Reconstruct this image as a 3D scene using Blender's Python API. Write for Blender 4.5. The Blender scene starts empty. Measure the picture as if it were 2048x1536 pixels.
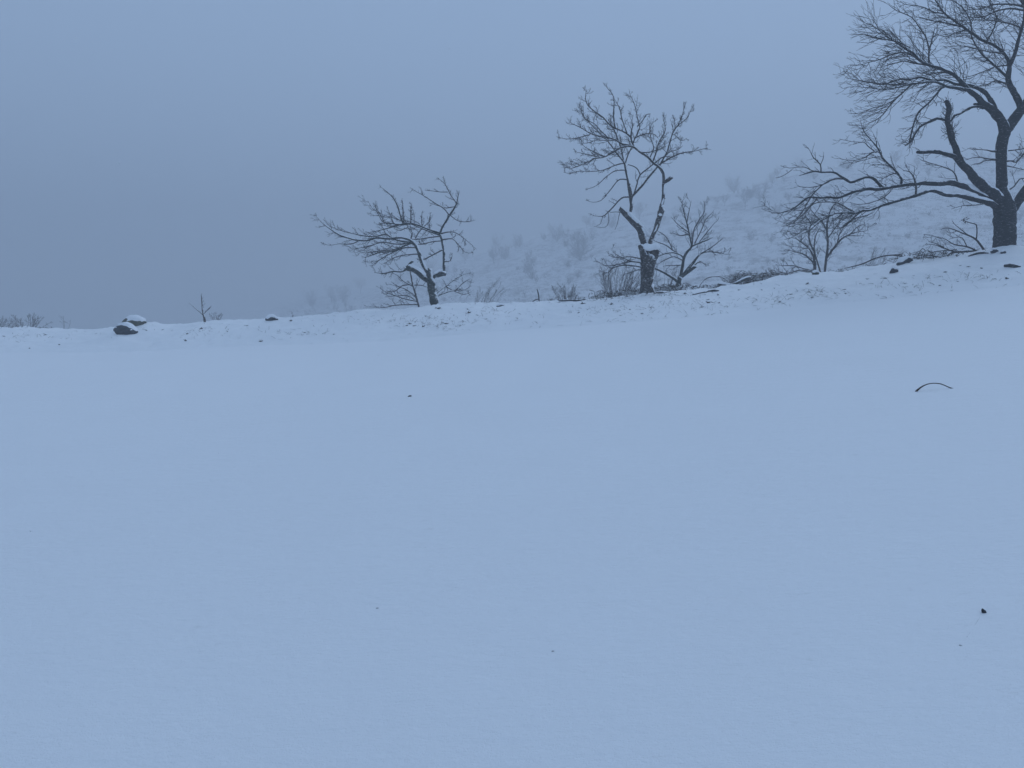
import bpy, math, random
import numpy as np
from mathutils import Vector, noise as mn

rng = np.random.default_rng(7)
random.seed(7)
scene = bpy.context.scene
COL = scene.collection

# ------------------------------------------------------------------ camera, sky, sun, exposure
F = 1479.0                      # focal length in pixels of the 2048 px wide photograph
PITCH = math.radians(6.5)
CAM = np.array([0.0, 0.0, 1.6])
cam_d = bpy.data.cameras.new('camera')
cam_d.sensor_width = 36.0
cam_d.lens = F / 2048.0 * 36.0
cam_d.clip_start = 0.05
cam_d.clip_end = 3000.0
cam = bpy.data.objects.new('camera', cam_d)
COL.objects.link(cam)
cam.location = CAM
cam.rotation_euler = (math.pi / 2 - PITCH, 0, 0)
scene.camera = cam

SUN_EL, SUN_AZ = math.radians(42), math.radians(55)
world = bpy.data.worlds.new('World')
scene.world = world
world.use_nodes = True
wn, wl = world.node_tree.nodes, world.node_tree.links
wn.clear()
w_out = wn.new('ShaderNodeOutputWorld')
w_bg = wn.new('ShaderNodeBackground')
w_sky = wn.new('ShaderNodeTexSky')
w_sky.sky_type = 'NISHITA'
w_sky.sun_disc = False
w_sky.sun_elevation = SUN_EL
w_sky.sun_rotation = SUN_AZ
w_sky.dust_density = 0.6
w_sky.ozone_density = 2.0
w_mix = wn.new('ShaderNodeMix')
w_mix.data_type = 'RGBA'
w_mix.inputs['Factor'].default_value = 0.80          # thick even cloud over the clear sky
w_mix.inputs['B'].default_value = (4.45, 6.48, 9.72, 1)
wl.new(w_sky.outputs['Color'], w_mix.inputs['A'])
wl.new(w_mix.outputs['Result'], w_bg.inputs['Color'])
w_bg.inputs['Strength'].default_value = 0.087
wl.new(w_bg.outputs['Background'], w_out.inputs['Surface'])

sun_d = bpy.data.lights.new('sun', 'SUN')
sun_d.energy = 1.0
sun_d.angle = math.radians(40)
sun_d.color = (0.66, 0.80, 1.0)
sun = bpy.data.objects.new('sun', sun_d)
COL.objects.link(sun)
sd = Vector((math.sin(SUN_AZ) * math.cos(SUN_EL), math.cos(SUN_AZ) * math.cos(SUN_EL), math.sin(SUN_EL)))
sun.rotation_euler = sd.to_track_quat('Z', 'Y').to_euler()

scene.view_settings.view_transform = 'Standard'
scene.view_settings.look = 'None'
scene.view_settings.gamma = 1.0
scene.view_settings.use_curve_mapping = False
scene.view_settings.exposure = 0.0
scene.cycles.use_denoising = True
scene.cycles.max_bounces = 6
scene.cycles.diffuse_bounces = 3
scene.cycles.volume_bounces = 3
scene.cycles.use_adaptive_sampling = False

# ------------------------------------------------------------------ helpers: picture <-> place
def at(px, py, Y):
    """world point seen at pixel (px, py) of the 2048x1536 photograph, at ground distance Y"""
    u = (px - 1024.0) / F
    v = (768.0 - py) / F
    c, s = math.cos(PITCH), math.sin(PITCH)
    d = np.array([u, v * s + c, v * c - s])
    return CAM + d * (Y / d[1])

def seg_interp(keys):
    k = np.array(keys, float)
    return lambda p: [np.interp(p, k[:, 0], k[:, i]) for i in range(1, k.shape[1])]

crest_px = [(0, 657), (60, 656), (150, 663), (200, 658), (240, 655), (300, 650), (330, 649), (345, 651), (410, 643),
            (480, 641), (540, 637), (640, 630), (720, 621), (800, 618), (870, 609), (930, 607), (1030, 606),
            (1120, 603), (1200, 598), (1290, 590), (1370, 581), (1440, 575), (1500, 571), (1560, 559), (1600, 552),
            (1660, 548), (1720, 541), (1760, 534), (1800, 528), (1850, 524), (1900, 516), (1960, 506), (2010, 496),
            (2048, 498), (2200, 490), (2500, 470)]
foot_px = [(0, 706), (250, 704), (500, 692), (760, 683), (1000, 662), (1200, 649), (1400, 633), (1600, 613), (1800, 595), (2048, 570), (2500, 530)]
def crest_dist(px): return float(np.interp(px, [0, 1024, 2048, 2500], [27, 23.5, 18.5, 16.5]))
def foot_dist(px): return crest_dist(px) - 3.6
cr = np.array([at(p, q, crest_dist(p)) for p, q in crest_px])
ft = np.array([at(p, q, foot_dist(p)) for p, q in foot_px])
PA, PB = 0.076, 0.040

MOUNDS = [(at(275, 660, 25.0), 0.7, 0.13), (at(225, 668, 24.0), 0.6, 0.09), (at(300, 655, 25.6), 0.6, 0.10), (at(410, 648, 25.2), 0.5, 0.08), (at(2005, 500, 18.5), 0.55, 0.07),
          (at(1470, 575, 21.8), 0.45, 0.08), (at(1294, 592, 22.0), 0.7, 0.05), (at(545, 640, 26.0), 0.35, 0.06), (at(1830, 530, 20.0), 0.4, 0.06), (at(1930, 517, 19.3), 0.35, 0.05)]
def n3(x, y, s, seed=0.0):
    return mn.noise(Vector((x * s + seed, y * s - seed, seed * 1.7)))

def ground_z(x, y, detail=True):
    yf, zf = np.interp(x, ft[:, 0], ft[:, 1]), np.interp(x, ft[:, 0], ft[:, 2])
    yc, zc = np.interp(x, cr[:, 0], cr[:, 1]), np.interp(x, cr[:, 0], cr[:, 2])
    px_ = max(-30, min(25, x))
    if y <= yf:
        P = PA * px_ + PB * y
        R = zf - (PA * px_ + PB * yf)
        t = min(max(y / yf, 0.0), 1.0)
        z = P + R * t * t * (3 - 2 * t)
        amp = 0.002 + 0.004 * t
    elif y <= yc:
        t = (y - yf) / (yc - yf)
        z = zf + (zc - zf) * t * (1.35 - 0.35 * t)
        amp = 0.03 + 0.04 * math.sin(math.pi * t)
    else:
        d = y - yc
        e = max(d - 0.9, 0.0)
        z = zc - 0.02 * d - 0.62 * (math.sqrt(2.0 + e * e) - math.sqrt(2.0))
        if z < -24: z = -24
        amp = 0.03 if d < 0.5 else 0.10
    if detail:
        z += amp * (n3(x, y, 0.45, 3.1) + 0.6 * n3(x, y * 1.3, 1.4, 8.2))
        if y > yc - 1.3: z += max(0, 1 - abs(y - yc) / 1.3) * (0.045 * n3(x, y, 3.2, 7.5) + 0.03 * n3(x, y, 8.0, 2.5))
        if y > yf - 0.4:
            k = min(1.0, (y - yf + 0.4) / 1.2)
            z += k * (0.035 * n3(x, y, 2.6, 5.5) + 0.022 * n3(x, y, 6.0, 1.5))
    for c_, r_, a_ in MOUNDS:
        q_ = ((x - c_[0]) / r_) ** 2 + ((y - c_[1]) / (r_ * 0.8)) ** 2
        if q_ < 6: z += a_ * math.exp(-q_)
    return float(z)

ridge_keys = [(-300, 668, 330), (300, 655, 330), (500, 622, 310), (640, 596, 290), (760, 572, 262), (900, 524, 235), (1000, 500, 215),
              (1100, 472, 200), (1250, 436, 185), (1380, 404, 176), (1450, 388, 170), (1560, 352, 160), (1650, 334, 152),
              (1850, 326, 150), (2048, 310, 146), (2500, 285, 140), (3200, 330, 130)]
rd = np.array([at(p, q, d * 1.42) for p, q, d in ridge_keys])
def hill_z(x, y, detail=True):
    yr, zr = np.interp(x, rd[:, 0], rd[:, 1]), np.interp(x, rd[:, 0], rd[:, 2])
    t = (y - 46) / (yr - 46)
    if t <= 0: return -26.0
    if t <= 1: z = -26 + (zr + 26) * (t ** 0.92)
    else: z = max(zr - (y - yr) * 0.22, -26.0)
    if detail and z > -25.9:
        z += 1.6 * n3(x, y, 0.03, 2.2) * min(1, t * 3) + 0.8 * n3(x, y, 0.10, 4.2) * min(1, t * 3) + 0.25 * n3(x, y, 0.35, 9.2)
    return float(z)

def hit(px, py, fn, y0, y1, step=0.1):
    y = y0
    while y < y1:
        p = at(px, py, y)
        if p[2] <= fn(p[0], y): return np.array([p[0], y, fn(p[0], y)])
        y += step
    p = at(px, py, y1)
    return np.array([p[0], y1, fn(p[0], y1)])
def on_bank(px, py): return hit(px, py, ground_z, 2.0, 29.0, 0.06)

# ------------------------------------------------------------------ materials
def mat(name):
    m = bpy.data.materials.new(name)
    m.use_nodes = True
    nt = m.node_tree
    b = nt.nodes['Principled BSDF']
    b.inputs['Specular IOR Level'].default_value = 0.25
    return m, nt.nodes, nt.links, b
def tex(ns, ls, scale, detail=4, vec=None, rough=0.55):
    t = ns.new('ShaderNodeTexNoise'); t.inputs['Scale'].default_value = scale
    t.inputs['Detail'].default_value = detail; t.inputs['Roughness'].default_value = rough
    if vec is not None: ls.new(vec, t.inputs['Vector'])
    return t.outputs['Fac']
def mathn(ns, ls, op, a, b=None, clamp=False):
    n = ns.new('ShaderNodeMath'); n.operation = op; n.use_clamp = clamp
    for i, v in enumerate((a, b)):
        if v is None: continue
        if isinstance(v, (int, float)): n.inputs[i].default_value = v
        else: ls.new(v, n.inputs[i])
    return n.outputs[0]
def ramp(ns, ls, f, stops):
    r = ns.new('ShaderNodeValToRGB'); ls.new(f, r.inputs[0])
    e = r.color_ramp.elements
    while len(e) < len(stops): e.new(0.5)
    for k, (p, c) in zip(e, stops): k.position = p; k.color = (*c, 1)
    return r.outputs[0]
def mixc(ns, ls, f, a, b):
    m = ns.new('ShaderNodeMix'); m.data_type = 'RGBA'
    for s, v in (('Factor', f), ('A', a), ('B', b)):
        i = m.inputs[s] if s == 'Factor' else m.inputs[s]
        if isinstance(v, tuple): i.default_value = (*v, 1)
        elif isinstance(v, (int, float)): i.default_value = v
        else: ls.new(v, i)
    return m.outputs['Result']
def bump(ns, ls, b, h, strength, dist):
    n = ns.new('ShaderNodeBump'); n.inputs['Strength'].default_value = strength; n.inputs['Distance'].default_value = dist
    ls.new(h, n.inputs['Height']); ls.new(n.outputs[0], b.inputs['Normal'])
def objvec(ns, ls, sc):
    g = ns.new('ShaderNodeNewGeometry'); m = ns.new('ShaderNodeMapping'); m.inputs['Scale'].default_value = sc
    ls.new(g.outputs['Position'], m.inputs['Vector']); return m.outputs[0]

SNOWC = (0.84, 0.85, 0.87)
def snow_ground():
    m, ns, ls, b = mat('field_snow')
    v = objvec(ns, ls, (0.9, 1.0, 1))
    soft = tex(ns, ls, 0.9, 5, v)
    v2 = objvec(ns, ls, (1, 2.6, 1))
    grain = tex(ns, ls, 9, 6, v2, 0.7)
    fine = tex(ns, ls, 160, 2, objvec(ns, ls, (1, 1, 1)))
    c = ramp(ns, ls, soft, [(0.3, (0.862, 0.868, 0.877)), (0.7, (0.875, 0.882, 0.890))])
    # faint specks of grit and grass tips just under the surface
    sp = tex(ns, ls, 5.5, 8, objvec(ns, ls, (1, 2.2, 1)), 0.75)
    spf = ramp(ns, ls, sp, [(0.62, (0, 0, 0)), (0.80, (0.45, 0.45, 0.45))])
    c = mixc(ns, ls, spf, c, (0.42, 0.42, 0.40))
    ls.new(c, b.inputs['Base Color'])
    b.inputs['Roughness'].default_value = 0.75
    rip = tex(ns, ls, 3.2, 7, objvec(ns, ls, (0.8, 2.6, 1)), 0.75)          # small wind ripples and crust
    h = mathn(ns, ls, 'ADD', mathn(ns, ls, 'ADD', mathn(ns, ls, 'MULTIPLY', soft, 0.08), mathn(ns, ls, 'MULTIPLY', rip, 0.9)), mathn(ns, ls, 'ADD', mathn(ns, ls, 'MULTIPLY', grain, 0.55), mathn(ns, ls, 'MULTIPLY', fine, 0.16)))
    bump(ns, ls, b, h, 0.5, 0.05)
    return m
def plain_snow():
    m, ns, ls, b = mat('cap_snow')
    b.inputs['Base Color'].default_value = (*SNOWC, 1); b.inputs['Roughness'].default_value = 0.75
    bump(ns, ls, b, tex(ns, ls, 14, 4, objvec(ns, ls, (1, 1, 1))), 0.6, 0.03)
    return m
def hill_mat():
    m, ns, ls, b = mat('hill_snow')
    v = objvec(ns, ls, (0.55, 0.30, 1.0))
    a = tex(ns, ls, 0.45, 10, v, 0.80)
    f = ramp(ns, ls, a, [(0.48, (0, 0, 0)), (0.63, (0.8, 0.8, 0.8))])
    c = mixc(ns, ls, f, (0.82, 0.83, 0.85), (0.13, 0.115, 0.10))
    ls.new(c, b.inputs['Base Color']); b.inputs['Roughness'].default_value = 0.9
    return m
def bark(name, c1, c2, snow_at=0.55, scale=9, soft=0.18, fleck=0.5):
    """bark with a crust of snow on what faces up"""
    m, ns, ls, b = mat(name)
    v = objvec(ns, ls, (1, 1, 0.35))
    n = tex(ns, ls, scale, 6, v, 0.7)
    c = ramp(ns, ls, n, [(0.35, c1), (0.68, c2)])
    g = ns.new('ShaderNodeNewGeometry'); s = ns.new('ShaderNodeSeparateXYZ'); ls.new(g.outputs['Normal'], s.inputs[0])
    dv = ns.new('ShaderNodeVectorMath'); dv.operation = 'DOT_PRODUCT'      # the wind drove the snow on from the right
    ls.new(g.outputs['Normal'], dv.inputs[0]); dv.inputs[1].default_value = (0.55, -0.15, 0.80)
    n2 = tex(ns, ls, 7, 5, objvec(ns, ls, (1, 1, 1)), 0.65)
    up = mathn(ns, ls, 'ADD', dv.outputs['Value'], mathn(ns, ls, 'MULTIPLY', mathn(ns, ls, 'SUBTRACT', n2, 0.5), 1.1))
    f = ramp(ns, ls, up, [(snow_at, (0, 0, 0)), (min(1, snow_at + soft), (1, 1, 1))])
    # wind-blown flecks caught in the bark furrows
    n4 = tex(ns, ls, 13, 5, objvec(ns, ls, (1.0, 1.0, 4.5)), 0.7)
    f2 = ramp(ns, ls, n4, [(0.57, (0, 0, 0)), (0.68, (fleck,) * 3)])
    f = mathn(ns, ls, 'MAXIMUM', f, f2)
    ls.new(mixc(ns, ls, f, c, SNOWC), b.inputs['Base Color'])
    b.inputs['Roughness'].default_value = 0.9
    bump(ns, ls, b, n, 0.8, 0.02)
    return m
def simple(name, c1, c2, scale=12, rough=0.9):
    m, ns, ls, b = mat(name)
    n = tex(ns, ls, scale, 5, objvec(ns, ls, (1, 1, 1)), 0.65)
    ls.new(ramp(ns, ls, n, [(0.35, c1), (0.7, c2)]), b.inputs['Base Color'])
    b.inputs['Roughness'].default_value = rough
    bump(ns, ls, b, n, 0.6, 0.02)
    return m

M = {}
M['ground'] = snow_ground()
M['snow'] = plain_snow()
M['hill'] = hill_mat()
M['bark_big'] = bark('walnut_bark', (0.012, 0.013, 0.015), (0.030, 0.031, 0.034), 0.58, fleck=0.32)
M['bark_mid'] = bark('furrowed_bark', (0.018, 0.014, 0.013), (0.055, 0.045, 0.038), 0.50, fleck=0.95)
M['bark_left'] = bark('mossy_bark', (0.011, 0.015, 0.013), (0.032, 0.038, 0.032), 0.50, fleck=0.7)
M['twig'] = simple('twig_bark', (0.020, 0.017, 0.017), (0.045, 0.036, 0.032))
M['twig_snowy'] = bark('thin_branch_bark', (0.028, 0.025, 0.024), (0.06, 0.05, 0.045), 0.66)
M['pale_twig'] = bark('pale_twig_bark', (0.05, 0.042, 0.04), (0.10, 0.08, 0.075), 0.55, fleck=0.8)
M['rock'] = simple('lichened_rock', (0.04, 0.045, 0.035), (0.16, 0.15, 0.10), 7)
M['dark_rock'] = simple('wet_dark_rock', (0.018, 0.022, 0.030), (0.055, 0.06, 0.065), 7)
M['leaf'] = simple('dead_leaf', (0.012, 0.012, 0.012), (0.045, 0.034, 0.022), 20)
M['straw'] = simple('dry_straw', (0.045, 0.042, 0.035), (0.12, 0.10, 0.075), 20)
M['reed'] = simple('bent_reed', (0.035, 0.028, 0.025), (0.10, 0.065, 0.045), 30)
M['pale_crumb'] = simple('frosted_crumb', (0.38, 0.38, 0.38), (0.6, 0.6, 0.6), 60)
M['cut'] = simple('sawn_wood', (0.12, 0.09, 0.06), (0.22, 0.17, 0.11), 25)

# ------------------------------------------------------------------ mesh builders
def link_mesh(name, V, Fc, m, parent=None, smooth=True):
    me = bpy.data.meshes.new(name)
    V = np.asarray(V, np.float32); Fc = np.asarray(Fc, np.int32)
    k = Fc.shape[1]
    me.vertices.add(len(V)); me.vertices.foreach_set('co', V.ravel())
    me.loops.add(Fc.size); me.loops.foreach_set('vertex_index', Fc.ravel())
    me.polygons.add(len(Fc)); me.polygons.foreach_set('loop_start', np.arange(len(Fc), dtype=np.int32) * k)
    if smooth: me.polygons.foreach_set('use_smooth', np.ones(len(Fc), bool))
    me.update(calc_edges=True); me.validate()
    me.materials.append(m)
    o = bpy.data.objects.new(name, me); COL.objects.link(o)
    if parent is not None:
        o.parent = parent
        o.matrix_parent_inverse = root_world(parent).inverted()
    return o
def root_world(o):
    from mathutils import Matrix
    Mx = Matrix.Identity(4); chain = []
    while o is not None: chain.append(o); o = o.parent
    for c in reversed(chain): Mx = Mx @ c.matrix_parent_inverse @ c.matrix_basis
    return Mx
def tag(o, label=None, cat=None, group=None, kind=None):
    if label: o['label'] = label
    if cat: o['category'] = cat
    if group: o['group'] = group
    if kind: o['kind'] = kind
    return o
def thing(name, label, cat, loc, group=None):
    o = bpy.data.objects.new(name, None); COL.objects.link(o)
    o.location = [float(v) for v in loc]; o.empty_display_size = 0.3
    return tag(o, label, cat, group)

def tubes(P, R, sides=4, close=True, lump=0.0):
    """P (N,K,3) centre lines, R (N,K) radii -> vertices and quads of N tapered tubes"""
    P = np.asarray(P, float); R = np.asarray(R, float)
    N, K, _ = P.shape
    T = np.empty_like(P)
    T[:, 1:-1] = P[:, 2:] - P[:, :-2]; T[:, 0] = P[:, 1] - P[:, 0]; T[:, -1] = P[:, -1] - P[:, -2]
    T /= np.linalg.norm(T, axis=2, keepdims=True) + 1e-9
    mean = T.mean(1); ref = np.zeros((N, 3))
    ax = np.argmin(np.abs(mean), axis=1); ref[np.arange(N), ax] = 1.0
    A = ref[:, None, :] - (T * ref[:, None, :]).sum(2, keepdims=True) * T
    A /= np.linalg.norm(A, axis=2, keepdims=True) + 1e-9
    B = np.cross(T, A)
    ang = np.arange(sides) * 2 * math.pi / sides
    ca, sa = np.cos(ang), np.sin(ang)
    rr = R[:, :, None, None] * np.ones((1, 1, sides, 1))
    if lump > 0: rr = rr * (1 + lump * (rng.random((N, K, sides, 1)) - 0.5))
    V = P[:, :, None, :] + rr * (A[:, :, None, :] * ca[None, None, :, None] + B[:, :, None, :] * sa[None, None, :, None])
    V = V.reshape(-1, 3)
    i = np.arange(N)[:, None, None] * K * sides; k = np.arange(K - 1)[None, :, None] * sides; s = np.arange(sides)[None, None, :]
    s2 = (s + 1) % sides
    Fc = np.stack([i + k + s, i + k + s2, i + k + sides + s2, i + k + sides + s], -1).reshape(-1, 4)
    if close:
        base = len(V)
        caps = []
        for end in (0, K - 1):
            c = P[:, end]; V = np.vstack([V, c])
            ci = base + np.arange(N)[:, None] + (0 if end == 0 else N)
            o0 = (np.arange(N) * K * sides + end * sides)[:, None]
            ss = np.arange(sides)[None, :]; st = (ss + 1) % sides
            q = [ci + 0 * ss, o0 + st, o0 + ss] if end == 0 else [ci + 0 * ss, o0 + ss, o0 + st]
            caps.append(np.stack([q[0], q[1], q[2], q[2]], -1).reshape(-1, 4))
        # triangles kept as separate list
        tri = np.vstack(caps)[:, :3]
        return V, Fc, tri
    return V, Fc, None

def link_tubes(name, P, R, m, parent=None, sides=4, close=False, lump=0.0):
    V, Fc, tri = tubes(P, R, sides, close, lump)
    if tri is None: return link_mesh(name, V, Fc, m, parent)
    q = np.vstack([np.stack([Fc[:, 0], Fc[:, 1], Fc[:, 2]], 1), np.stack([Fc[:, 0], Fc[:, 2], Fc[:, 3]], 1), tri])
    return link_mesh(name, V, q, m, parent)

def spline(P, R, step):
    """Catmull-Rom through the points, about one ring every `step` metres"""
    P = np.asarray(P, float); R = np.asarray(R, float)
    Q = np.vstack([2 * P[0] - P[1], P, 2 * P[-1] - P[-2]])
    outP, outR = [], []
    for i in range(len(P) - 1):
        p0, p1, p2, p3 = Q[i:i + 4]
        n = max(2, int(np.linalg.norm(p2 - p1) / step))
        for j in range(n):
            t = j / n
            outP.append(0.5 * ((2 * p1) + (-p0 + p2) * t + (2 * p0 - 5 * p1 + 4 * p2 - p3) * t * t + (-p0 + 3 * p1 - 3 * p2 + p3) * t ** 3))
            outR.append(R[i] * (1 - t) + R[i + 1] * t)
    outP.append(P[-1]); outR.append(R[-1])
    return np.array(outP), np.array(outR)

UP = np.array([0, 0, 1.0])
def unit(v): return v / (np.linalg.norm(v, axis=-1, keepdims=True) + 1e-9)
def sprout(P, R, n, length, angle=(35, 65), up=0.25, follow=0.5, start=0.15, r0=None, K=6, wob=0.19, flat=0.6, tip=0.35, wind=0.0):
    """n side shoots on each of the lines P (N,K0,3): returns (N*n, K, 3), radii"""
    N, K0, _ = P.shape
    s = start + (1 - start) * (np.arange(n)[None, :] + rng.random((N, n))) / n
    s = np.clip(s, 0, 0.985) * (K0 - 1)
    i = np.floor(s).astype(int); f = (s - i)[..., None]
    ii = np.arange(N)[:, None]
    base = P[ii, i] * (1 - f) + P[ii, np.minimum(i + 1, K0 - 1)] * f
    T = unit(P[ii, np.minimum(i + 1, K0 - 1)] - P[ii, i])
    pr = R[ii, i]
    L = np.broadcast_to(np.asarray(length, float).reshape(-1, 1) if np.ndim(length) else np.array([[length]]), (N, n))
    L = L * (1.0 - 0.55 * (s / (K0 - 1))) * rng.uniform(0.55, 1.25, (N, n))
    rnd = rng.normal(size=(N, n, 3)); rnd[..., 1] *= flat
    side = unit(rnd - (rnd * T).sum(-1, keepdims=True) * T)
    a = np.radians(rng.uniform(angle[0], angle[1], (N, n)))[..., None]
    D = unit(T * np.cos(a) + side * np.sin(a))
    pts = [base]; cur = base; d = D
    bend = rng.normal(size=(N, n, 3)) * wob
    for k in range(1, K):
        d = unit(d + (UP * up + T * follow * 0.35 + np.array([-wind, 0, 0])) / (K - 1) * 1.6 + bend / (K - 1) * 2 + rng.normal(size=(N, n, 3)) * wob * 0.6)
        cur = cur + d * (L / (K - 1))[..., None]
        pts.append(cur)
    out = np.stack(pts, 2).reshape(N * n, K, 3)
    rb = np.minimum(pr * 0.6, r0 if r0 is not None else 1e9)
    rb = rb.reshape(-1, 1)
    RR = rb * np.linspace(1, tip, K)[None, :]
    return out, RR

def resample(P, R, K):
    d = np.concatenate([[0], np.cumsum(np.linalg.norm(np.diff(P, axis=0), axis=1))])
    t = np.linspace(0, d[-1], K)
    return np.stack([np.interp(t, d, P[:, i]) for i in range(3)], 1), np.interp(t, d, R), d[-1]

# zoom windows used while measuring the photograph
Z = {'A1': (1660, 0, 5.278), 'A2': (1660, 260, 5.278), 'A3': (1440, 270, 5.297), 'A4': (1100, 150, 6.024),
     'A5': (1150, 370, 6.145), 'A6': (600, 340, 5.121), 'A7': (180, 570, 6.827), 'A8': (1560, 470, 4.197), 'A9': (1200, 520, 5.12), 'P': (0, 0, 1)}
def measured(*chunks):
    """chunks: zoom name followed by (x, y, r) triples -> list of (px, py, r) in photograph pixels"""
    out, z = [], None
    for c in chunks:
        if isinstance(c, str): z = Z[c]
        else: out.append((z[0] + c[0] / z[2], z[1] + c[1] / z[2], c[2] / z[2]))
    return out

class Tree:
    def __init__(self, name, label, cat, base_px, Y, bark_m, thin_m, twig_r=0.0045, group=None, seed=1, dens=1.5, tl=1.1, spurs=0, wind=0.12, upk=1.0, sub=1.0):
        self.upk, self.sub = upk, sub
        self.dens, self.tl, self.spurs, self.wind = dens, tl, spurs, wind
        self.Y = Y; self.bark, self.thin = bark_m, thin_m
        self.root = thing(name, label, cat, at(*base_px, Y), group)
        self.known = []            # (px, py, depth offset)
        self.r = np.random.default_rng(seed)
        self.twig_r = twig_r
        self.n = 0
    def line(self, pts, drift=None, step=None):
        if self.known:
            k = np.array(self.known); j = np.argmin((k[:, 0] - pts[0][0]) ** 2 + (k[:, 1] - pts[0][1]) ** 2)
            off = k[j, 2]
        else: off = 0.0
        if drift is None: drift = self.r.uniform(-0.55, 0.55)
        P, R = [], []
        for i, (x, y, r) in enumerate(pts):
            if i:
                dl = math.hypot(x - pts[i - 1][0], y - pts[i - 1][1]) * self.Y / F
                off += dl * (drift + 0.25 * self.r.uniform(-1, 1))
            self.known.append((x, y, off))
            P.append(at(x, y, self.Y + off)); R.append(max(r * self.Y / F, 0.003))
        for i in range(len(pts) - 1):
            a, b = self.known[-len(pts) + i], self.known[-len(pts) + i + 1]
            for t in (0.25, 0.5, 0.75): self.known.append(tuple(a[k] * (1 - t) + b[k] * t for k in range(3)))
        return np.array(P), np.array(R)
    def add(self, name, pts, twigs=0, tlen=0.6, level2=3, drift=None, lump=0.12, closed=True, label=None, **kw):
        P, R = self.line(pts, drift)
        P, R = spline(P, R, 0.06 if R.max() > 0.04 else 0.10)
        big = R.max() > 0.035
        if big:
            q_ = self.n * 3.7
            w_ = np.array([[mn.noise(Vector((p[0] * 3.1, p[2] * 3.1, q_ + 9 * k))) for k in range(3)] for p in P])
            P = P + w_ * np.minimum(R, 0.05)[:, None] * (0.5 if R.max() < 0.2 else 0.15)
            R = R * (1 + (0.2 if R.max() < 0.2 else 0.06) * np.array([mn.noise(Vector((p[0] * 5.5, p[2] * 5.5, q_))) for p in P]))
        o = link_tubes(name, P[None], R[None], self.bark if R.mean() > 0.018 else self.thin, self.root,
                       sides=14 if R.max() > 0.1 else (8 if big else 5), close=True, lump=lump if big else 0.0)
        if label: o['label'] = label
        self.n += 1
        if twigs:
            rp, rr, L = resample(P, R, 14)
            n = max(2, int(L * twigs * self.dens)); tlen = tlen * self.tl
            self.twigs(o, rp, rr, n, tlen, level2, **kw)
        return o
    def twigs(self, parent, rp, rr, n, tlen, level2, start=0.12, up=0.3, follow=0.5, angle=(35, 68), l3=2, wind=0.05, ratio=0.5, flat=0.6):
        tr = self.twig_r; wind = wind + self.wind; up = up * self.upk; level2 = max(1, int(level2 * self.sub)); ratio = ratio * (1.25 if self.sub < 1 else 1); l3 = l3 if self.sub == 1 else 1
        A, RA = sprout(rp[None], rr[None], n, tlen, angle, up, follow, start, r0=tr * 2.0, wind=wind, K=7, flat=flat)
        RA = np.maximum(RA, tr * 0.9)
        sets = [(A, RA)]
        if level2:
            B, RB = sprout(A, RA, level2, tlen * ratio, (30, 60), up * 1.3, 0.6, 0.2, r0=tr * 1.3, K=5, wind=wind, flat=0.8)
            RB = np.maximum(RB, tr * 0.75); sets.append((B, RB))
            if l3:
                C, RC = sprout(B, RB, l3, tlen * ratio * 0.42, (30, 60), up, 0.6, 0.25, r0=tr, K=4, wind=wind)
                RC = np.maximum(RC, tr * 0.6); sets.append((C, RC))
        if self.spurs:
            n_s = int(n * self.spurs)
            S, RS = sprout(rp[None], rr[None], n_s, 0.13, (55, 85), 0.2, 0.2, 0.1, r0=tr, K=3); sets.append((S, np.maximum(RS, tr * .7)))
            S, RS = sprout(A, RA, 5, 0.09, (55, 85), 0.2, 0.2, 0.1, r0=tr, K=3); sets.append((S, np.maximum(RS, tr * .6)))
        Vs, Fs, off = [], [], 0
        for a, ra in sets:
            v, f, _ = tubes(a, ra, 3, False)
            Vs.append(v); Fs.append(f + off); off += len(v)
        t = link_mesh('twigs', np.vstack(Vs), np.vstack(Fs), M['twig'] if self.thin is not M['pale_twig'] else M['pale_twig'], parent)
        t['kind'] = 'stuff'
        return t
    def cap(self, pts, label=None, lift=0.6):
        """a ridge of snow lying along the top of a limb"""
        P, R = self.line(pts, 0.0)
        P, R = spline(P, R, 0.05)
        R = R * (1 + 0.25 * np.array([n3(p[0], p[2], 5.0, 2.0) for p in P]))
        R[0] *= 0.3; R[-1] *= 0.3
        P = P + np.array([0, -0.07, 0.01])
        o = link_tubes('snow_cap', P[None], R[None], M['snow'], self.root, sides=10, close=True, lump=0.12)
        return o

# ------------------------------------------------------------------ the setting
def grid_mesh(name, X, Y, Zf, m, kind='structure'):
    n, k = X.shape
    V = np.stack([X, Y, Zf], -1).reshape(-1, 3)
    i = np.arange(n - 1)[:, None] * k + np.arange(k - 1)[None, :]
    Fc = np.stack([i, i + 1, i + k + 1, i + k], -1).reshape(-1, 4)
    o = link_mesh(name, V, Fc, m); o['kind'] = kind
    return o

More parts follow.
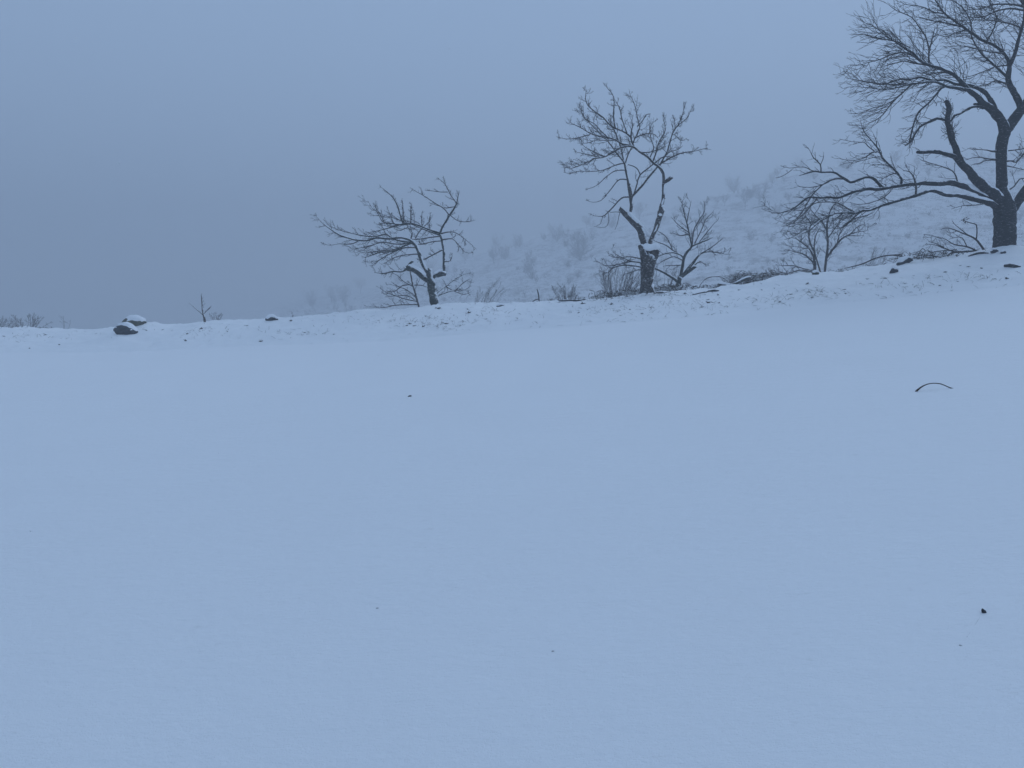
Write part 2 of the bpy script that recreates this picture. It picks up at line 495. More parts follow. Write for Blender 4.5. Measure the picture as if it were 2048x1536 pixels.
def build_ground():
    xs = np.unique(np.concatenate([np.linspace(-90, -22, 60), np.linspace(-22, 18, 480), np.linspace(18, 80, 60)]))
    rows = []
    tf = np.concatenate([np.linspace(-25, 0, 14)[:-1], np.linspace(0, 1, 130) ** 1.0])
    for t in tf: rows.append(('f', t))
    for t in np.linspace(0, 1, 56)[1:]: rows.append(('b', t))
    for d in np.concatenate([np.linspace(0, 2.5, 26)[1:], np.linspace(3, 50, 50)]): rows.append(('v', d))
    yf = np.interp(xs, ft[:, 0], ft[:, 1]); yc = np.interp(xs, cr[:, 0], cr[:, 1])
    X = np.zeros((len(rows), len(xs))); Y = X.copy(); Zz = X.copy()
    for r, (k, t) in enumerate(rows):
        if k == 'f': y = np.full_like(xs, t) if t < 0 else yf * t
        elif k == 'b': y = yf + (yc - yf) * t
        else: y = yc + t
        X[r] = xs; Y[r] = y
        Zz[r] = [ground_z(a, b) for a, b in zip(xs, y)]
    grid_mesh('ground', X, Y, Zz, M['ground'])
build_ground()

def build_hill():
    xs = np.concatenate([np.linspace(-480, -140, 40), np.linspace(-135, 190, 230), np.linspace(200, 480, 40)])
    ys = np.concatenate([np.linspace(46, 290, 210), np.linspace(293, 470, 60), np.linspace(475, 498, 4)])
    X, Y = np.meshgrid(xs, ys)
    Zz = np.array([[hill_z(a, b) for a in xs] for b in ys])
    grid_mesh('hillside', X, Y, Zz, M['hill'])
build_hill()

# ------------------------------------------------------------------ the big tree at the right edge
T = Tree('walnut_tree', 'big dark spreading bare tree cut by the right edge, low limbs reaching left', 'tree',
         (2009, 497), 18.7, M['bark_big'], M['twig_snowy'], 0.0046, seed=11, dens=1.8, tl=1.2, wind=0.4, upk=0.35, sub=0.8)
m_ = measured
T.add('trunk', m_('A2', (1845, 1330, 118), (1845, 1240, 106), (1845, 1080, 101), (1845, 900, 104), (1828, 780, 98), (1824, 690, 70), (1815, 600, 54), (1812, 470, 49), (1808, 330, 49), (1812, 150, 52), (1850, 0, 56), 'A1', (1845, 1370, 58)), drift=0.0, lump=0.10)
kw = dict(twigs=8, tlen=0.75, level2=4)
T.add('limb', m_('A1', (1845, 1380, 55), (1800, 1270, 48), (1710, 1165, 44), (1600, 1070, 28), (1500, 970, 24), (1380, 870, 20), (1300, 795, 17), (1200, 740, 15), (1080, 700, 14), (960, 640, 12), (880, 560, 9), (800, 520, 8), (700, 450, 6), (600, 380, 5), (520, 320, 4), (410, 240, 2)), start=0.35, drift=-0.25, **kw)
T.add('limb', m_('A1', (1845, 1380, 56), (1950, 1250, 50), (2048, 1120, 44), (2160, 960, 38), (2260, 760, 30), (2330, 500, 22), (2420, 250, 15), (2480, 0, 10), (2500, -250, 6)), start=0.3, drift=0.2, **kw)
T.add('limb', m_('A1', (2020, 1150, 36), (1985, 1050, 32), (1920, 930, 30), (1880, 830, 26), (1895, 700, 20), (1850, 580, 16), (1750, 490, 14), (1600, 420, 13), (1500, 350, 12), (1400, 280, 11), (1250, 180, 9), (1180, 100, 8), (1110, 0, 6), (1050, -90, 4)), drift=0.15, **kw)
T.add('limb', m_('A2', (1800, 760, 60), (1720, 670, 58), (1650, 610, 52), (1530, 500, 44), (1430, 390, 36), (1350, 290, 36), (1330, 200, 32), (1290, 100, 29), (1260, 0, 28), 'A1', (1290, 1450, 30), (1265, 1360, 27), (1240, 1280, 21), (1250, 1150, 21), (1228, 1060, 17)), drift=-0.3, twigs=9, tlen=0.34, level2=2, start=0.62, up=1.0, wind=-0.3)
T.add('limb', m_('A2', (1370, 300, 26), (1250, 262, 23), (1120, 236, 21), (1000, 232, 18), (920, 230, 14)), drift=-0.2, twigs=2, tlen=0.25)
T.add('limb', m_('A2', (1800, 800, 50), (1680, 705, 36), (1560, 640, 30), (1440, 600, 28), (1360, 575, 28), (1270, 560, 26), (1100, 560, 24), (950, 565, 20), (850, 575, 18), (700, 590, 18), (560, 615, 17), (480, 630, 16), (370, 625, 14), (270, 650, 14), (200, 675, 13), (80, 715, 12), 'A3', (1165, 661, 10), (1060, 665, 10), (940, 665, 9), (860, 720, 8), (770, 780, 6), (640, 825, 4), (520, 810, 3), (440, 780, 2)), drift=-0.12, twigs=3.2, tlen=0.45, level2=3, start=0.35)
T.add('limb', m_('A2', (1780, 830, 45), (1700, 775, 35), (1580, 745, 25), (1450, 715, 22), (1330, 690, 20), (1220, 685, 18), (1090, 640, 17), (990, 665, 15), (900, 695, 15), (760, 735, 14), (620, 775, 12), (500, 815, 11), (400, 850, 11), (340, 848, 10), (280, 875, 9), (200, 880, 8), 'A3', (1440, 825, 8), (1270, 825, 7), (1170, 845, 6), (1060, 890, 5), (960, 950, 4), (840, 1000, 2)), drift=-0.3, twigs=3.0, tlen=0.55, level2=4, start=0.5, up=-0.1)
T.add('branch', m_('A2', (565, 612, 17), (540, 590, 16), (490, 530, 15), (440, 500, 14), (370, 500, 14), (290, 530, 12), (215, 555, 12), (130, 500, 11), (60, 455, 10), 'A3', (1165, 395, 9), (1070, 395, 8), (1010, 385, 7), (940, 400, 6), (840, 430, 3)), drift=0.2, twigs=2.2, tlen=0.35, level2=2, up=0.4)
T.add('branch', m_('A3', (1000, 385, 6), (960, 370, 5), (900, 340, 5), (820, 340, 4), (740, 350, 3), (640, 325, 2)), twigs=3, tlen=0.25, level2=2)
T.add('branch', m_('A3', (780, 352, 4), (720, 400, 3.5), (650, 440, 3), (590, 455, 2)), twigs=2, tlen=0.15, level2=1)
T.add('branch', m_('A3', (1070, 392, 7), (1062, 310, 6), (990, 240, 5), (960, 180, 3), (930, 130, 2)), twigs=6, tlen=0.22, level2=2)
T.add('branch', m_('A3', (1062, 320, 4), (1090, 260, 4), (1100, 200, 2)), twigs=5, tlen=0.15, level2=2)
T.add('branch', m_('A3', (1310, 465, 9), (1230, 465, 7), (1140, 495, 7), (1080, 530, 6), (960, 555, 4), (830, 545, 2)), twigs=4, tlen=0.35, up=-0.2)
T.add('branch', m_('A3', (1090, 525, 6), (1010, 600, 6), (960, 660, 6), (900, 770, 5), (830, 870, 5), (760, 910, 3), (680, 890, 2)), twigs=6, tlen=0.4, up=-0.1)
T.add('branch', m_('A3', (1040, 665, 7), (990, 720, 6), (930, 790, 6), (850, 870, 5), (760, 940, 4), (650, 970, 2)), twigs=6, tlen=0.4, up=-0.1)
T.add('branch', m_('A3', (1440, 822, 7), (1340, 770, 7), (1250, 720, 6), (1130, 710, 5), (1020, 720, 5), (900, 780, 3)), twigs=5, tlen=0.45, up=0)
T.add('branch', m_('A3', (1500, 810, 6), (1400, 890, 5), (1280, 985, 4), (1180, 985, 2)), twigs=5, tlen=0.4, up=-0.1)
T.add('branch', m_('A3', (1640, 810, 4), (1560, 850, 5), (1470, 870, 5), (1380, 905, 4), (1300, 960, 3)), twigs=5, tlen=0.3, up=-0.2)
T.add('branch', m_('A3', (1200, 840, 6), (1060, 920, 5), (960, 1000, 4), (860, 1050, 3), (770, 1035, 2)), twigs=6, tlen=0.4, up=-0.1)
T.add('branch', m_('A3', (1830, 570, 5), (1740, 660, 5), (1600, 715, 4), (1490, 735, 3), (1390, 730, 2)), twigs=2, tlen=0.25, level2=1)
T.add('branch', m_('A2', (745, 580, 14), (757, 520, 12), (700, 440, 11), (640, 380, 10), (560, 300, 9), (510, 200, 8), (430, 100, 6), (360, 20, 5), (330, -60, 3)), drift=0.3, twigs=5, tlen=0.45)
T.add('branch', m_('A2', (500, 230, 7), (440, 240, 7), (370, 290, 6), (260, 320, 4), (130, 310, 2)), twigs=3, tlen=0.35)
T.add('branch', m_('A2', (490, 240, 6), (400, 170, 5), (360, 130, 4), (250, 125, 3), (100, 95, 2)), twigs=4, tlen=0.3)
T.add('branch', m_('A2', (560, 290, 5), (480, 285, 4), (330, 325, 3), (140, 355, 2)), twigs=3, tlen=0.25)
T.add('branch', m_('A2', (720, 450, 6), (640, 470, 5), (560, 510, 4), (480, 490, 2)), twigs=6, tlen=0.3)
T.add('branch', m_('A2', (690, 430, 5), (620, 380, 4), (540, 360, 3), (440, 375, 2)), twigs=5, tlen=0.3)
T.add('branch', m_('A2', (1350, 570, 9), (1330, 490, 7), (1290, 430, 6), (1180, 385, 5), (1060, 350, 4), (960, 320, 2)), twigs=4, tlen=0.35, drift=0.5)
T.add('branch', m_('A2', (905, 680, 10), (910, 600, 10), (885, 500, 8), (840, 440, 6), (770, 430, 3)), twigs=6, tlen=0.35, drift=0.5)
T.add('limb', m_('A1', (1740, 1190, 34), (1690, 1060, 22), (1620, 970, 20), (1500, 910, 18), (1330, 890, 14), (1220, 850, 12), (1080, 850, 10), (960, 820, 9), (860, 835, 8), (730, 840, 7), (560, 890, 6), (400, 865, 5), (300, 845, 4), (170, 825, 2)), drift=0.1, twigs=5, tlen=0.6, level2=4, start=0.3, up=0.1)
T.add('branch', m_('A1', (1490, 960, 20), (1350, 930, 16), (1240, 910, 13), (1100, 865, 10), (950, 875, 9), (840, 885, 8), (700, 925, 7), (540, 940, 6), (440, 930, 5), (300, 915, 3)), drift=-0.4, twigs=5, tlen=0.7, level2=4, start=0.3, up=-0.15, wind=0.2)
T.add('branch', m_('A1', (860, 885, 8), (790, 960, 7), (700, 1040, 7), (620, 1130, 6), (560, 1210, 5), (480, 1270, 4), (390, 1310, 2)), twigs=7, tlen=0.65, level2=3, up=0.0, wind=0.6)
T.add('branch', m_('A1', (700, 1040, 5), (560, 1120, 4), (450, 1140, 4), (330, 1190, 3), (220, 1200, 2)), twigs=6, tlen=0.35, wind=0.3)
T.add('branch', m_('A1', (960, 650, 10), (880, 590, 8), (800, 555, 7), (730, 555, 7), (640, 580, 6), (520, 630, 5), (420, 655, 4), (300, 690, 3), (210, 690, 2)), twigs=6, tlen=0.5, wind=0.2, up=0.1)
T.add('branch', m_('A1', (850, 510, 6), (820, 490, 6), (700, 440, 6), (500, 400, 5), (380, 370, 4), (240, 360, 2)), twigs=5, tlen=0.4)
T.add('branch', m_('A1', (1050, 690, 7), (900, 670, 6), (780, 645, 5), (700, 665, 4), (560, 700, 3), (510, 712, 2)), twigs=6, tlen=0.4, up=0.05)
T.add('branch', m_('A1', (1045, 690, 9), (1045, 550, 8), (1070, 450, 7), (1090, 360, 5), (1110, 280, 3)), twigs=6, tlen=0.4, wind=0.2)
T.add('branch', m_('A1', (1050, 560, 7), (1015, 400, 6), (930, 270, 5), (860, 180, 5), (700, 110, 4), (620, 50, 2)), twigs=5, tlen=0.45, wind=0.2)
T.add('branch', m_('A1', (1860, 590, 9), (1830, 565, 8), (1700, 550, 6), (1560, 520, 6), (1440, 490, 5), (1330, 485, 4), (1200, 500, 2)), twigs=6, tlen=0.5)
T.add('branch', m_('A1', (1885, 830, 14), (1800, 750, 12), (1680, 640, 10), (1600, 570, 8), (1540, 480, 7), (1500, 400, 5), (1470, 320, 3)), twigs=6, tlen=0.5, drift=0.5)
T.add('branch', m_('A1', (1900, 690, 8), (1760, 700, 6), (1660, 740, 5), (1500, 800, 4), (1400, 820, 3)), twigs=5, tlen=0.4)
T.add('branch', m_('A1', (1890, 900, 8), (1760, 850, 6), (1640, 900, 5), (1500, 920, 4), (1400, 990, 2)), twigs=5, tlen=0.4, drift=-0.6)
T.add('limb', m_('A1', (1895, 690, 20), (1945, 570, 17), (1990, 430, 15), (2020, 330, 13), (2048, 200, 12), (2050, 60, 10), (2020, -100, 7), (1980, -260, 4)), twigs=6, tlen=0.7, level2=4, drift=-0.2)
T.add('branch', m_('A1', (2035, 300, 9), (1900, 250, 7), (1700, 215, 6), (1500, 210, 5), (1400, 215, 4), (1200, 190, 3), (1100, 185, 2)), twigs=6, tlen=0.5)
T.add('branch', m_('A1', (2048, 110, 10), (1900, 90, 8), (1750, 120, 7), (1640, 170, 6), (1500, 180, 4), (1400, 180, 2)), twigs=6, tlen=0.5)
T.add('branch', m_('A1', (2048, 70, 13), (1950, 50, 9), (1750, 45, 8), (1600, 90, 6), (1400, 110, 3)), twigs=6, tlen=0.55)
T.add('branch', m_('A1', (1400, 285, 8), (1200, 240, 6), (1060, 215, 5), (930, 180, 3), (850, 180, 2)), twigs=6, tlen=0.4)
T.add('branch', m_('A1', (1200, 140, 7), (1100, 130, 6), (1000, 80, 5), (900, 60, 4), (790, 45, 3), (740, 10, 2)), twigs=5, tlen=0.35)
T.add('branch', m_('A1', (1440, 310, 6), (1300, 355, 5), (1220, 390, 4), (1100, 350, 3), (1000, 320, 2)), twigs=6, tlen=0.35)
T.add('branch', m_('A1', (1650, 440, 8), (1700, 360, 7), (1760, 200, 6), (1700, 60, 5), (1640, -60, 3)), twigs=6, tlen=0.5)
T.add('branch', m_('A1', (1500, 350, 7), (1480, 220, 6), (1400, 80, 5), (1290, 0, 4), (1240, -60, 3)), twigs=6, tlen=0.45)
T.add('branch', m_('A1', (1215, 1265, 14), (1130, 1250, 12), (1040, 1290, 11), (950, 1340, 10), (890, 1430, 9), (850, 1500, 8), (790, 1540, 4)), twigs=6, tlen=0.4)
T.add('branch', m_('A1', (1650, 1130, 26), (1590, 1105, 16), (1520, 1100, 13)), drift=-0.2)
T.add('branch', m_('A1', (1620, 1140, 16), (1540, 1125, 12), (1450, 1150, 11), (1380, 1200, 10), (1320, 1220, 10), (1275, 1280, 7)), twigs=3, tlen=0.3, drift=-0.4)
T.add('branch', m_('A1', (1250, 905, 10), (1180, 930, 9), (1130, 990, 9), (1040, 1090, 9), (940, 1180, 9), (890, 1290, 8), (850, 1450, 7), (830, 1520, 4)), twigs=6, tlen=0.5, wind=0.3, up=0)
T.add('branch', m_('A2', (1760, 225, 14), (1710, 225, 10), (1650, 210, 5), (1540, 205, 4), (1450, 195, 2)), twigs=3, tlen=0.25)
T.add('branch', m_('A2', (1770, 310, 8), (1680, 305, 6), (1600, 290, 5), (1500, 295, 4), (1430, 320, 2)), twigs=3, tlen=0.3)
T.add('branch', m_('A2', (1770, 320, 7), (1650, 320, 5), (1580, 350, 4), (1490, 370, 2)), twigs=3, tlen=0.25)
T.add('branch', m_('A2', (1700, 760, 9), (1560, 790, 6), (1400, 800, 4), (1280, 835, 2)), twigs=2.5, tlen=0.25, drift=-0.5)
T.add('branch', m_('A2', (1860, 330, 9), (1920, 325, 8), (1970, 340, 7), (2048, 250, 7), (2160, 180, 5)), twigs=4, tlen=0.4)
T.add('branch', m_('A2', (1870, 380, 6), (1950, 395, 5), (2048, 420, 4), (2150, 430, 3)), twigs=3, tlen=0.3)
T.add('branch', m_('A2', (1870, 640, 8), (1940, 600, 7), (2000, 520, 6), (2048, 510, 5), (2140, 470, 3)), twigs=3, tlen=0.35)
T.add('branch', m_('A2', (1880, 220, 6), (1960, 210, 6), (2048, 195, 5), (2180, 150, 3)), twigs=5, tlen=0.35)
T.add('limb', m_('A2', (1890, 860, 55), (1960, 790, 48), (2020, 700, 45), (2060, 640, 42), (2180, 480, 36), (2330, 360, 28), (2520, 280, 20), (2760, 260, 14), (3000, 200, 8), (3150, 120, 4)), drift=-0.2, start=0.3, **kw)
T.add('limb', m_('A1', (2150, 970, 26), (2300, 880, 22), (2500, 820, 17), (2700, 700, 12), (2880, 640, 8), (3000, 560, 4)), drift=-0.3, **kw)
T.add('limb', m_('A1', (2260, 760, 22), (2180, 500, 18), (2150, 250, 14), (2190, 0, 10), (2160, -260, 6), (2130, -420, 3)), drift=-0.3, **kw)
T.add('limb', m_('A1', (2330, 500, 18), (2500, 400, 15), (2700, 200, 12), (2820, 0, 8), (2900, -150, 4)), drift=0.3, **kw)
T.add('branch', m_('A1', (2050, 70, 9), (1980, -60, 8), (1850, -160, 6), (1700, -220, 4), (1560, -260, 2)), **kw)
T.add('branch', m_('A1', (2190, 50, 9), (2300, -150, 7), (2380, -330, 4)), **kw)
# ridges of snow where the limbs leave the trunk
T.cap(m_('A2', (1430, 580, 8), (1480, 610, 16), (1560, 650, 16), (1640, 690, 14), (1700, 715, 6)))
T.cap(m_('A2', (1450, 690, 7), (1540, 715, 13), (1630, 735, 12), (1710, 760, 6)))

# ------------------------------------------------------------------ the lopped tree in the middle
T = Tree('pollarded_tree', 'lopped tree with thick short trunk, snow filled fork and two tall stems of thin twigs', 'tree',
         (1294, 580), 22.3, M['bark_mid'], M['twig_snowy'], 0.0048, seed=5, dens=1.6, tl=1.0, spurs=1.2)
T.add('trunk', m_('A5', (885, 1330, 92), (885, 1270, 84), (885, 1180, 78), (888, 1060, 80), (895, 980, 88), (900, 920, 92), (905, 880, 80), (905, 850, 60)), drift=0, lump=0.13)
T.add('stub', m_('A5', (870, 940, 50), (848, 870, 45), (825, 800, 38), (808, 742, 30)), drift=-0.15, lump=0.15)
T.add('stub', m_('A5', (940, 940, 55), (968, 870, 55), (990, 815, 50), (1002, 785, 44)), drift=-0.15, lump=0.15)
T.add('limb', m_('A5', (895, 900, 45), (880, 800, 42), (852, 700, 42), (830, 620, 46), (790, 540, 42), (745, 485, 36), (680, 420, 34), (620, 350, 33), (575, 305, 31), (548, 290, 26)), drift=0.1, twigs=0)
T.add('stub', m_('A5', (800, 530, 34), (780, 490, 28), (768, 465, 22)), drift=-0.4)
T.add('limb', m_('A5', (900, 840, 34), (915, 740, 28), (932, 670, 24), (960, 610, 26), (1000, 520, 29), (1030, 420, 32), (1048, 340, 38), (1078, 288, 34)), drift=0.1)
T.add('limb', m_('A5', (1050, 310, 24), (1062, 250, 22), (1075, 200, 20), (1085, 100, 16), (1085, 0, 16), 'A4', (1370, 1290, 17), (1365, 1200, 18), (1310, 1110, 17), (1250, 1060, 14), (1180, 990, 14), (1090, 930, 13), (1010, 870, 13), (930, 855, 11), (840, 880, 10), (740, 940, 9), (650, 990, 7), (530, 1010, 7), (420, 1065, 6), (330, 1100, 5), (240, 1125, 4), (180, 1105, 2)), drift=-0.1, twigs=4, tlen=0.5, level2=3, start=0.5, wind=0.15, up=0.15)
T.add('stub', m_('A4', (1370, 1300, 16), (1425, 1260, 24), (1470, 1225, 20)), drift=0.1)
T.add('stub', m_('A4', (1352, 1490, 10), (1385, 1480, 13)), drift=0)
k3 = dict(twigs=4.5, tlen=0.42, level2=3, up=0.45)
T.add('branch', m_('A4', (1010, 860, 10), (980, 780, 10), (975, 720, 8), (990, 640, 6), (1000, 590, 4), (960, 500, 2)), **k3)
T.add('branch', m_('A4', (1000, 855, 12), (870, 830, 11), (790, 780, 10), (700, 755, 9), (600, 740, 8), (480, 700, 7), (400, 650, 6), (310, 605, 5), (230, 565, 2)), **k3)
T.add('branch', m_('A4', (980, 750, 8), (940, 715, 8), (860, 670, 8), (780, 640, 9), (700, 580, 9), (640, 510, 8), (540, 440, 7), (460, 370, 6), (430, 300, 5), (430, 240, 4), (440, 170, 2)), **k3)
T.add('branch', m_('A4', (785, 640, 8), (765, 500, 8), (770, 380, 7), (770, 270, 6), (730, 200, 5), (680, 140, 4), (690, 90, 2)), twigs=3, tlen=0.25, level2=2)
T.add('branch', m_('A4', (930, 700, 6), (890, 600, 6), (860, 500, 6), (840, 400, 6), (800, 330, 4), (780, 290, 2)), twigs=4, tlen=0.3, level2=2)
T.add('branch', m_('A4', (480, 720, 6), (400, 740, 5), (300, 765, 5), (200, 770, 4), (80, 745, 2)), twigs=4, tlen=0.3, level2=2)
T.add('branch', m_('A4', (700, 755, 6), (600, 660, 6), (540, 590, 5), (420, 530, 5), (380, 450, 4), (380, 370, 2)), **k3)
T.add('branch', m_('A4', (800, 790, 7), (700, 790, 6), (560, 785, 5), (450, 820, 4), (330, 820, 2)), **k3)
T.add('limb', m_('A5', (680, 335, 15), (690, 270, 19), (690, 200, 22), (680, 100, 23), (665, 0, 20), 'A4', (960, 1400, 17), (935, 1250, 15), (910, 1120, 13), (890, 1050, 12), (820, 960, 9), (740, 850, 8), (680, 780, 7), (600, 700, 6), (520, 620, 6), (420, 510, 5), (370, 420, 4), (330, 380, 2)), drift=0.15, twigs=3.5, tlen=0.4, level2=2, start=0.5)
T.add('branch', m_('A4', (890, 1050, 9), (870, 950, 8), (840, 830, 8), (800, 720, 7), (760, 640, 6), (700, 540, 3)), **k3)
T.add('branch', m_('A4', (905, 1070, 9), (940, 960, 7), (980, 880, 7), (1020, 770, 7), (1080, 640, 6), (1065, 560, 5), (1040, 450, 5), (1010, 330, 4), (960, 230, 2)), **k3)
T.add('branch', m_('A4', (1050, 620, 6), (1110, 560, 6), (1160, 480, 5), (1215, 465, 2)), twigs=3, tlen=0.25)
T.add('branch', m_('A4', (975, 1480, 15), (1030, 1420, 13), (1110, 1330, 12), (1190, 1230, 11), (1260, 1150, 10), (1320, 1080, 10), (1400, 1030, 9), (1480, 980, 8), (1600, 935, 7), (1720, 920, 5), (1850, 890, 4), (1910, 880, 2)), twigs=3.5, tlen=0.35, level2=2, start=0.4)
T.add('branch', m_('A4', (1010, 1440, 9), (1050, 1310, 8), (1080, 1210, 8), (1200, 1110, 7), (1300, 1030, 7), (1370, 985, 6), (1440, 985, 4), (1540, 990, 2)), twigs=3, tlen=0.3, level2=2)
T.add('branch', m_('A4', (1320, 1095, 10), (1370, 1000, 10), (1410, 930, 9), (1450, 790, 8), (1480, 700, 7), (1530, 620, 7), (1600, 560, 6), (1660, 510, 5), (1700, 400, 2)), **k3)
T.add('branch', m_('A4', (1540, 610, 6), (1590, 490, 5), (1620, 380, 4), (1650, 310, 2)), twigs=4, tlen=0.2, level2=2)
T.add('branch', m_('A4', (1510, 650, 5), (1500, 560, 4), (1480, 480, 2)), twigs=5, tlen=0.2, level2=2)
T.add('branch', m_('A4', (1500, 720, 5), (1580, 790, 4), (1650, 760, 2)), twigs=4, tlen=0.2, level2=2)
T.add('branch', m_('A4', (1090, 1210, 7), (1060, 1140, 7), (1010, 1100, 6), (940, 1080, 5)))
T.add('branch', m_('A4', (890, 1060, 9), (780, 1090, 7), (690, 1130, 6), (600, 1155, 5), (480, 1160, 5), (340, 1160, 4), (240, 1185, 4), (160, 1170, 2)), twigs=4, tlen=0.35, level2=2)
T.add('branch', m_('A4', (905, 1145, 7), (800, 1150, 6), (740, 1180, 5), (660, 1240, 5), (590, 1310, 4), (500, 1360, 3), (430, 1375, 2)), twigs=2, tlen=0.2, level2=1)
T.add('branch', m_('A4', (925, 1260, 8), (850, 1255, 7), (800, 1290, 6), (740, 1370, 6), (650, 1480, 5), 'A5', (400, 110, 5), (320, 190, 4), (220, 212, 3), (135, 185, 2)), twigs=1.5, tlen=0.2, level2=1)
T.add('branch', m_('A5', (685, 148, 10), (600, 150, 9), (540, 190, 8), (470, 270, 8), (400, 340, 7), (340, 385, 6), (220, 378, 2)), twigs=2, tlen=0.3, level2=1)
T.add('branch', m_('A5', (410, 335, 4), (415, 450, 4), (370, 520, 3), (260, 515, 2)))
T.add('branch', m_('A5', (340, 385, 4), (310, 480, 3), (230, 515, 2)))
T.add('branch', m_('A5', (560, 310, 5), (540, 380, 4), (520, 480, 3), (490, 550, 2)))
T.add('branch', m_('A5', (570, 335, 6), (500, 330, 5), (440, 335, 4), (375, 315, 2)))
T.add('branch', m_('A4', (1010, 770, 7), (1080, 730, 6), (1180, 705, 6), (1260, 715, 5), (1300, 760, 3)), **k3)
T.add('branch', m_('A4', (1240, 1040, 9), (1280, 930, 8), (1300, 840, 7), (1350, 740, 6), (1390, 660, 5), (1360, 510, 2)), **k3)
T.add('branch', m_('A4', (1110, 935, 7), (1200, 930, 6), (1300, 900, 5), (1400, 860, 3)), **k3)
T.add('branch', m_('A4', (1200, 1000, 7), (1250, 880, 6), (1220, 780, 5), (1200, 650, 4), (1240, 560, 2)), **k3)
T.add('branch', m_('A4', (1380, 985, 6), (1450, 920, 5), (1540, 900, 4), (1600, 850, 2)), **k3)
T.add('branch', m_('A4', (660, 985, 6), (560, 940, 6), (480, 900, 5), (400, 850, 3), (380, 780, 2)), twigs=4, tlen=0.3)
T.add('branch', m_('A4', (560, 990, 5), (480, 960, 5), (400, 945, 4), (300, 925, 2)), twigs=4, tlen=0.3)
for a in [((830, 915, 10), (740, 890, 8), (640, 880, 7), (560, 895, 6), (460, 880, 5), (410, 860, 2)),
          ((820, 960, 10), (720, 940, 8), (620, 955, 7), (500, 980, 6), (380, 990, 5), (260, 930, 2)),
          ((820, 1010, 10), (700, 990, 8), (560, 990, 8), (450, 1030, 6), (400, 1080, 5), (290, 1050, 2)),
          ((700, 940, 7), (600, 900, 6), (500, 850, 4), (450, 800, 2)),
          ((820, 1040, 8), (740, 1050, 6), (680, 1080, 5), (600, 1095, 2))]:
    T.add('branch', m_('A5', *a), drift=-0.15, twigs=4, tlen=0.35, level2=2)
T.cap(m_('A5', (830, 745, 20), (870, 765, 48), (915, 775, 40), (960, 765, 36), (1000, 765, 40), (1040, 790, 14)))
T.cap(m_('A5', (880, 790, 40), (900, 830, 36), (912, 865, 12)))
T.cap(m_('A5', (660, 335, 12), (700, 385, 22), (745, 440, 20), (790, 480, 18), (830, 540, 26), (870, 600, 28), (915, 640, 18), (925, 660, 8)))
T.cap(m_('A5', (1055, 268, 14), (1080, 268, 16), (1098, 280, 8)))
T.cap(m_('A5', (1020, 368, 10), (1045, 372, 14), (1070, 380, 7)))
for a in [((960, 590, 4), (985, 560, 9), (1000, 520, 8), (1012, 490, 4)), ((1058, 258, 5), (1068, 225, 10), (1078, 190, 9), (1084, 160, 5)), ((1088, 130, 5), (1092, 80, 9), (1094, 30, 8), (1094, 0, 4)),
          ((870, 955, 6), (895, 965, 12), (915, 975, 5)), ((880, 1195, 5), (900, 1198, 9), (925, 1192, 5)), ((850, 1235, 5), (885, 1242, 10), (905, 1235, 5)), ((860, 905, 5), (885, 912, 9), (900, 905, 4))]:
    T.cap(m_('A5', *a))
T.cap(m_('A4', (1382, 1420, 5), (1386, 1360, 8), (1380, 1310, 5)))

# ------------------------------------------------------------------ the leaning tree left of the centre
T = Tree('leaning_fruit_tree', 'small leaning tree with sawn limbs and a wind swept crown combed to the left', 'tree',
         (869, 611), 25.0, M['bark_left'], M['twig_snowy'], 0.005, seed=9, dens=1.6, tl=1.15, spurs=2.5)
T.add('trunk', m_('A6', (1385, 1420, 46), (1380, 1370, 41), (1358, 1250, 42), (1338, 1140, 45), (1325, 1070, 32), (1332, 1010, 24)), drift=0)
T.add('limb', m_('A6', (1335, 1150, 32), (1280, 1105, 30), (1220, 1055, 30), (1165, 1020, 34), (1120, 1008, 36), (1088, 1012, 26)), drift=-0.2)
T.add('branch', m_('A6', (1110, 1005, 14), (1040, 1040, 9), (950, 1035, 8), (860, 1060, 6), (760, 1050, 2)), twigs=3.5, tlen=0.4, level2=2)
T.add('branch', m_('A6', (1110, 985, 12), (1135, 950, 12), (1160, 935, 9)), drift=0)
T.add('limb', m_('A6', (1330, 1060, 26), (1285, 1010, 19), (1250, 940, 18), (1220, 850, 21), (1190, 780, 18), (1150, 730, 16), (1110, 705, 12), (1040, 695, 10), (900, 700, 11), (780, 695, 10), (700, 720, 9), (600, 720, 9), (480, 690, 8), (380, 650, 7), (290, 590, 5), (220, 530, 4), (150, 460, 2)), drift=-0.1, twigs=2.0, tlen=0.45, level2=3, start=0.35, wind=0.3, up=0.1)
k6 = dict(twigs=3.5, tlen=0.5, level2=3, wind=0.25)
T.add('branch', m_('A6', (1150, 740, 12), (1040, 730, 9), (950, 700, 9), (880, 655, 7), (800, 680, 6), (700, 680, 6), (560, 655, 5), (440, 625, 4), (340, 590, 3), (270, 550, 2)), twigs=2.5, tlen=0.4, level2=2, wind=0.3)
T.add('branch', m_('A6', (610, 722, 6), (520, 760, 5), (400, 755, 4), (300, 770, 3), (210, 740, 2)), twigs=1.5, tlen=0.3, level2=1)
T.add('branch', m_('A6', (1350, 1120, 24), (1385, 1085, 16), (1415, 1078, 20), (1450, 1062, 26), (1488, 1058, 24)), drift=-0.3)
T.add('limb', m_('A6', (1455, 1065, 18), (1470, 1030, 14), (1477, 960, 13), (1475, 850, 13), (1455, 740, 12), (1430, 650, 14)), drift=0.0, twigs=0)
T.add('branch', m_('A6', (1430, 655, 12), (1450, 600, 9), (1530, 470, 9), (1580, 390, 8), (1610, 320, 6), (1630, 210, 2)), twigs=3.5, tlen=0.25, level2=1)
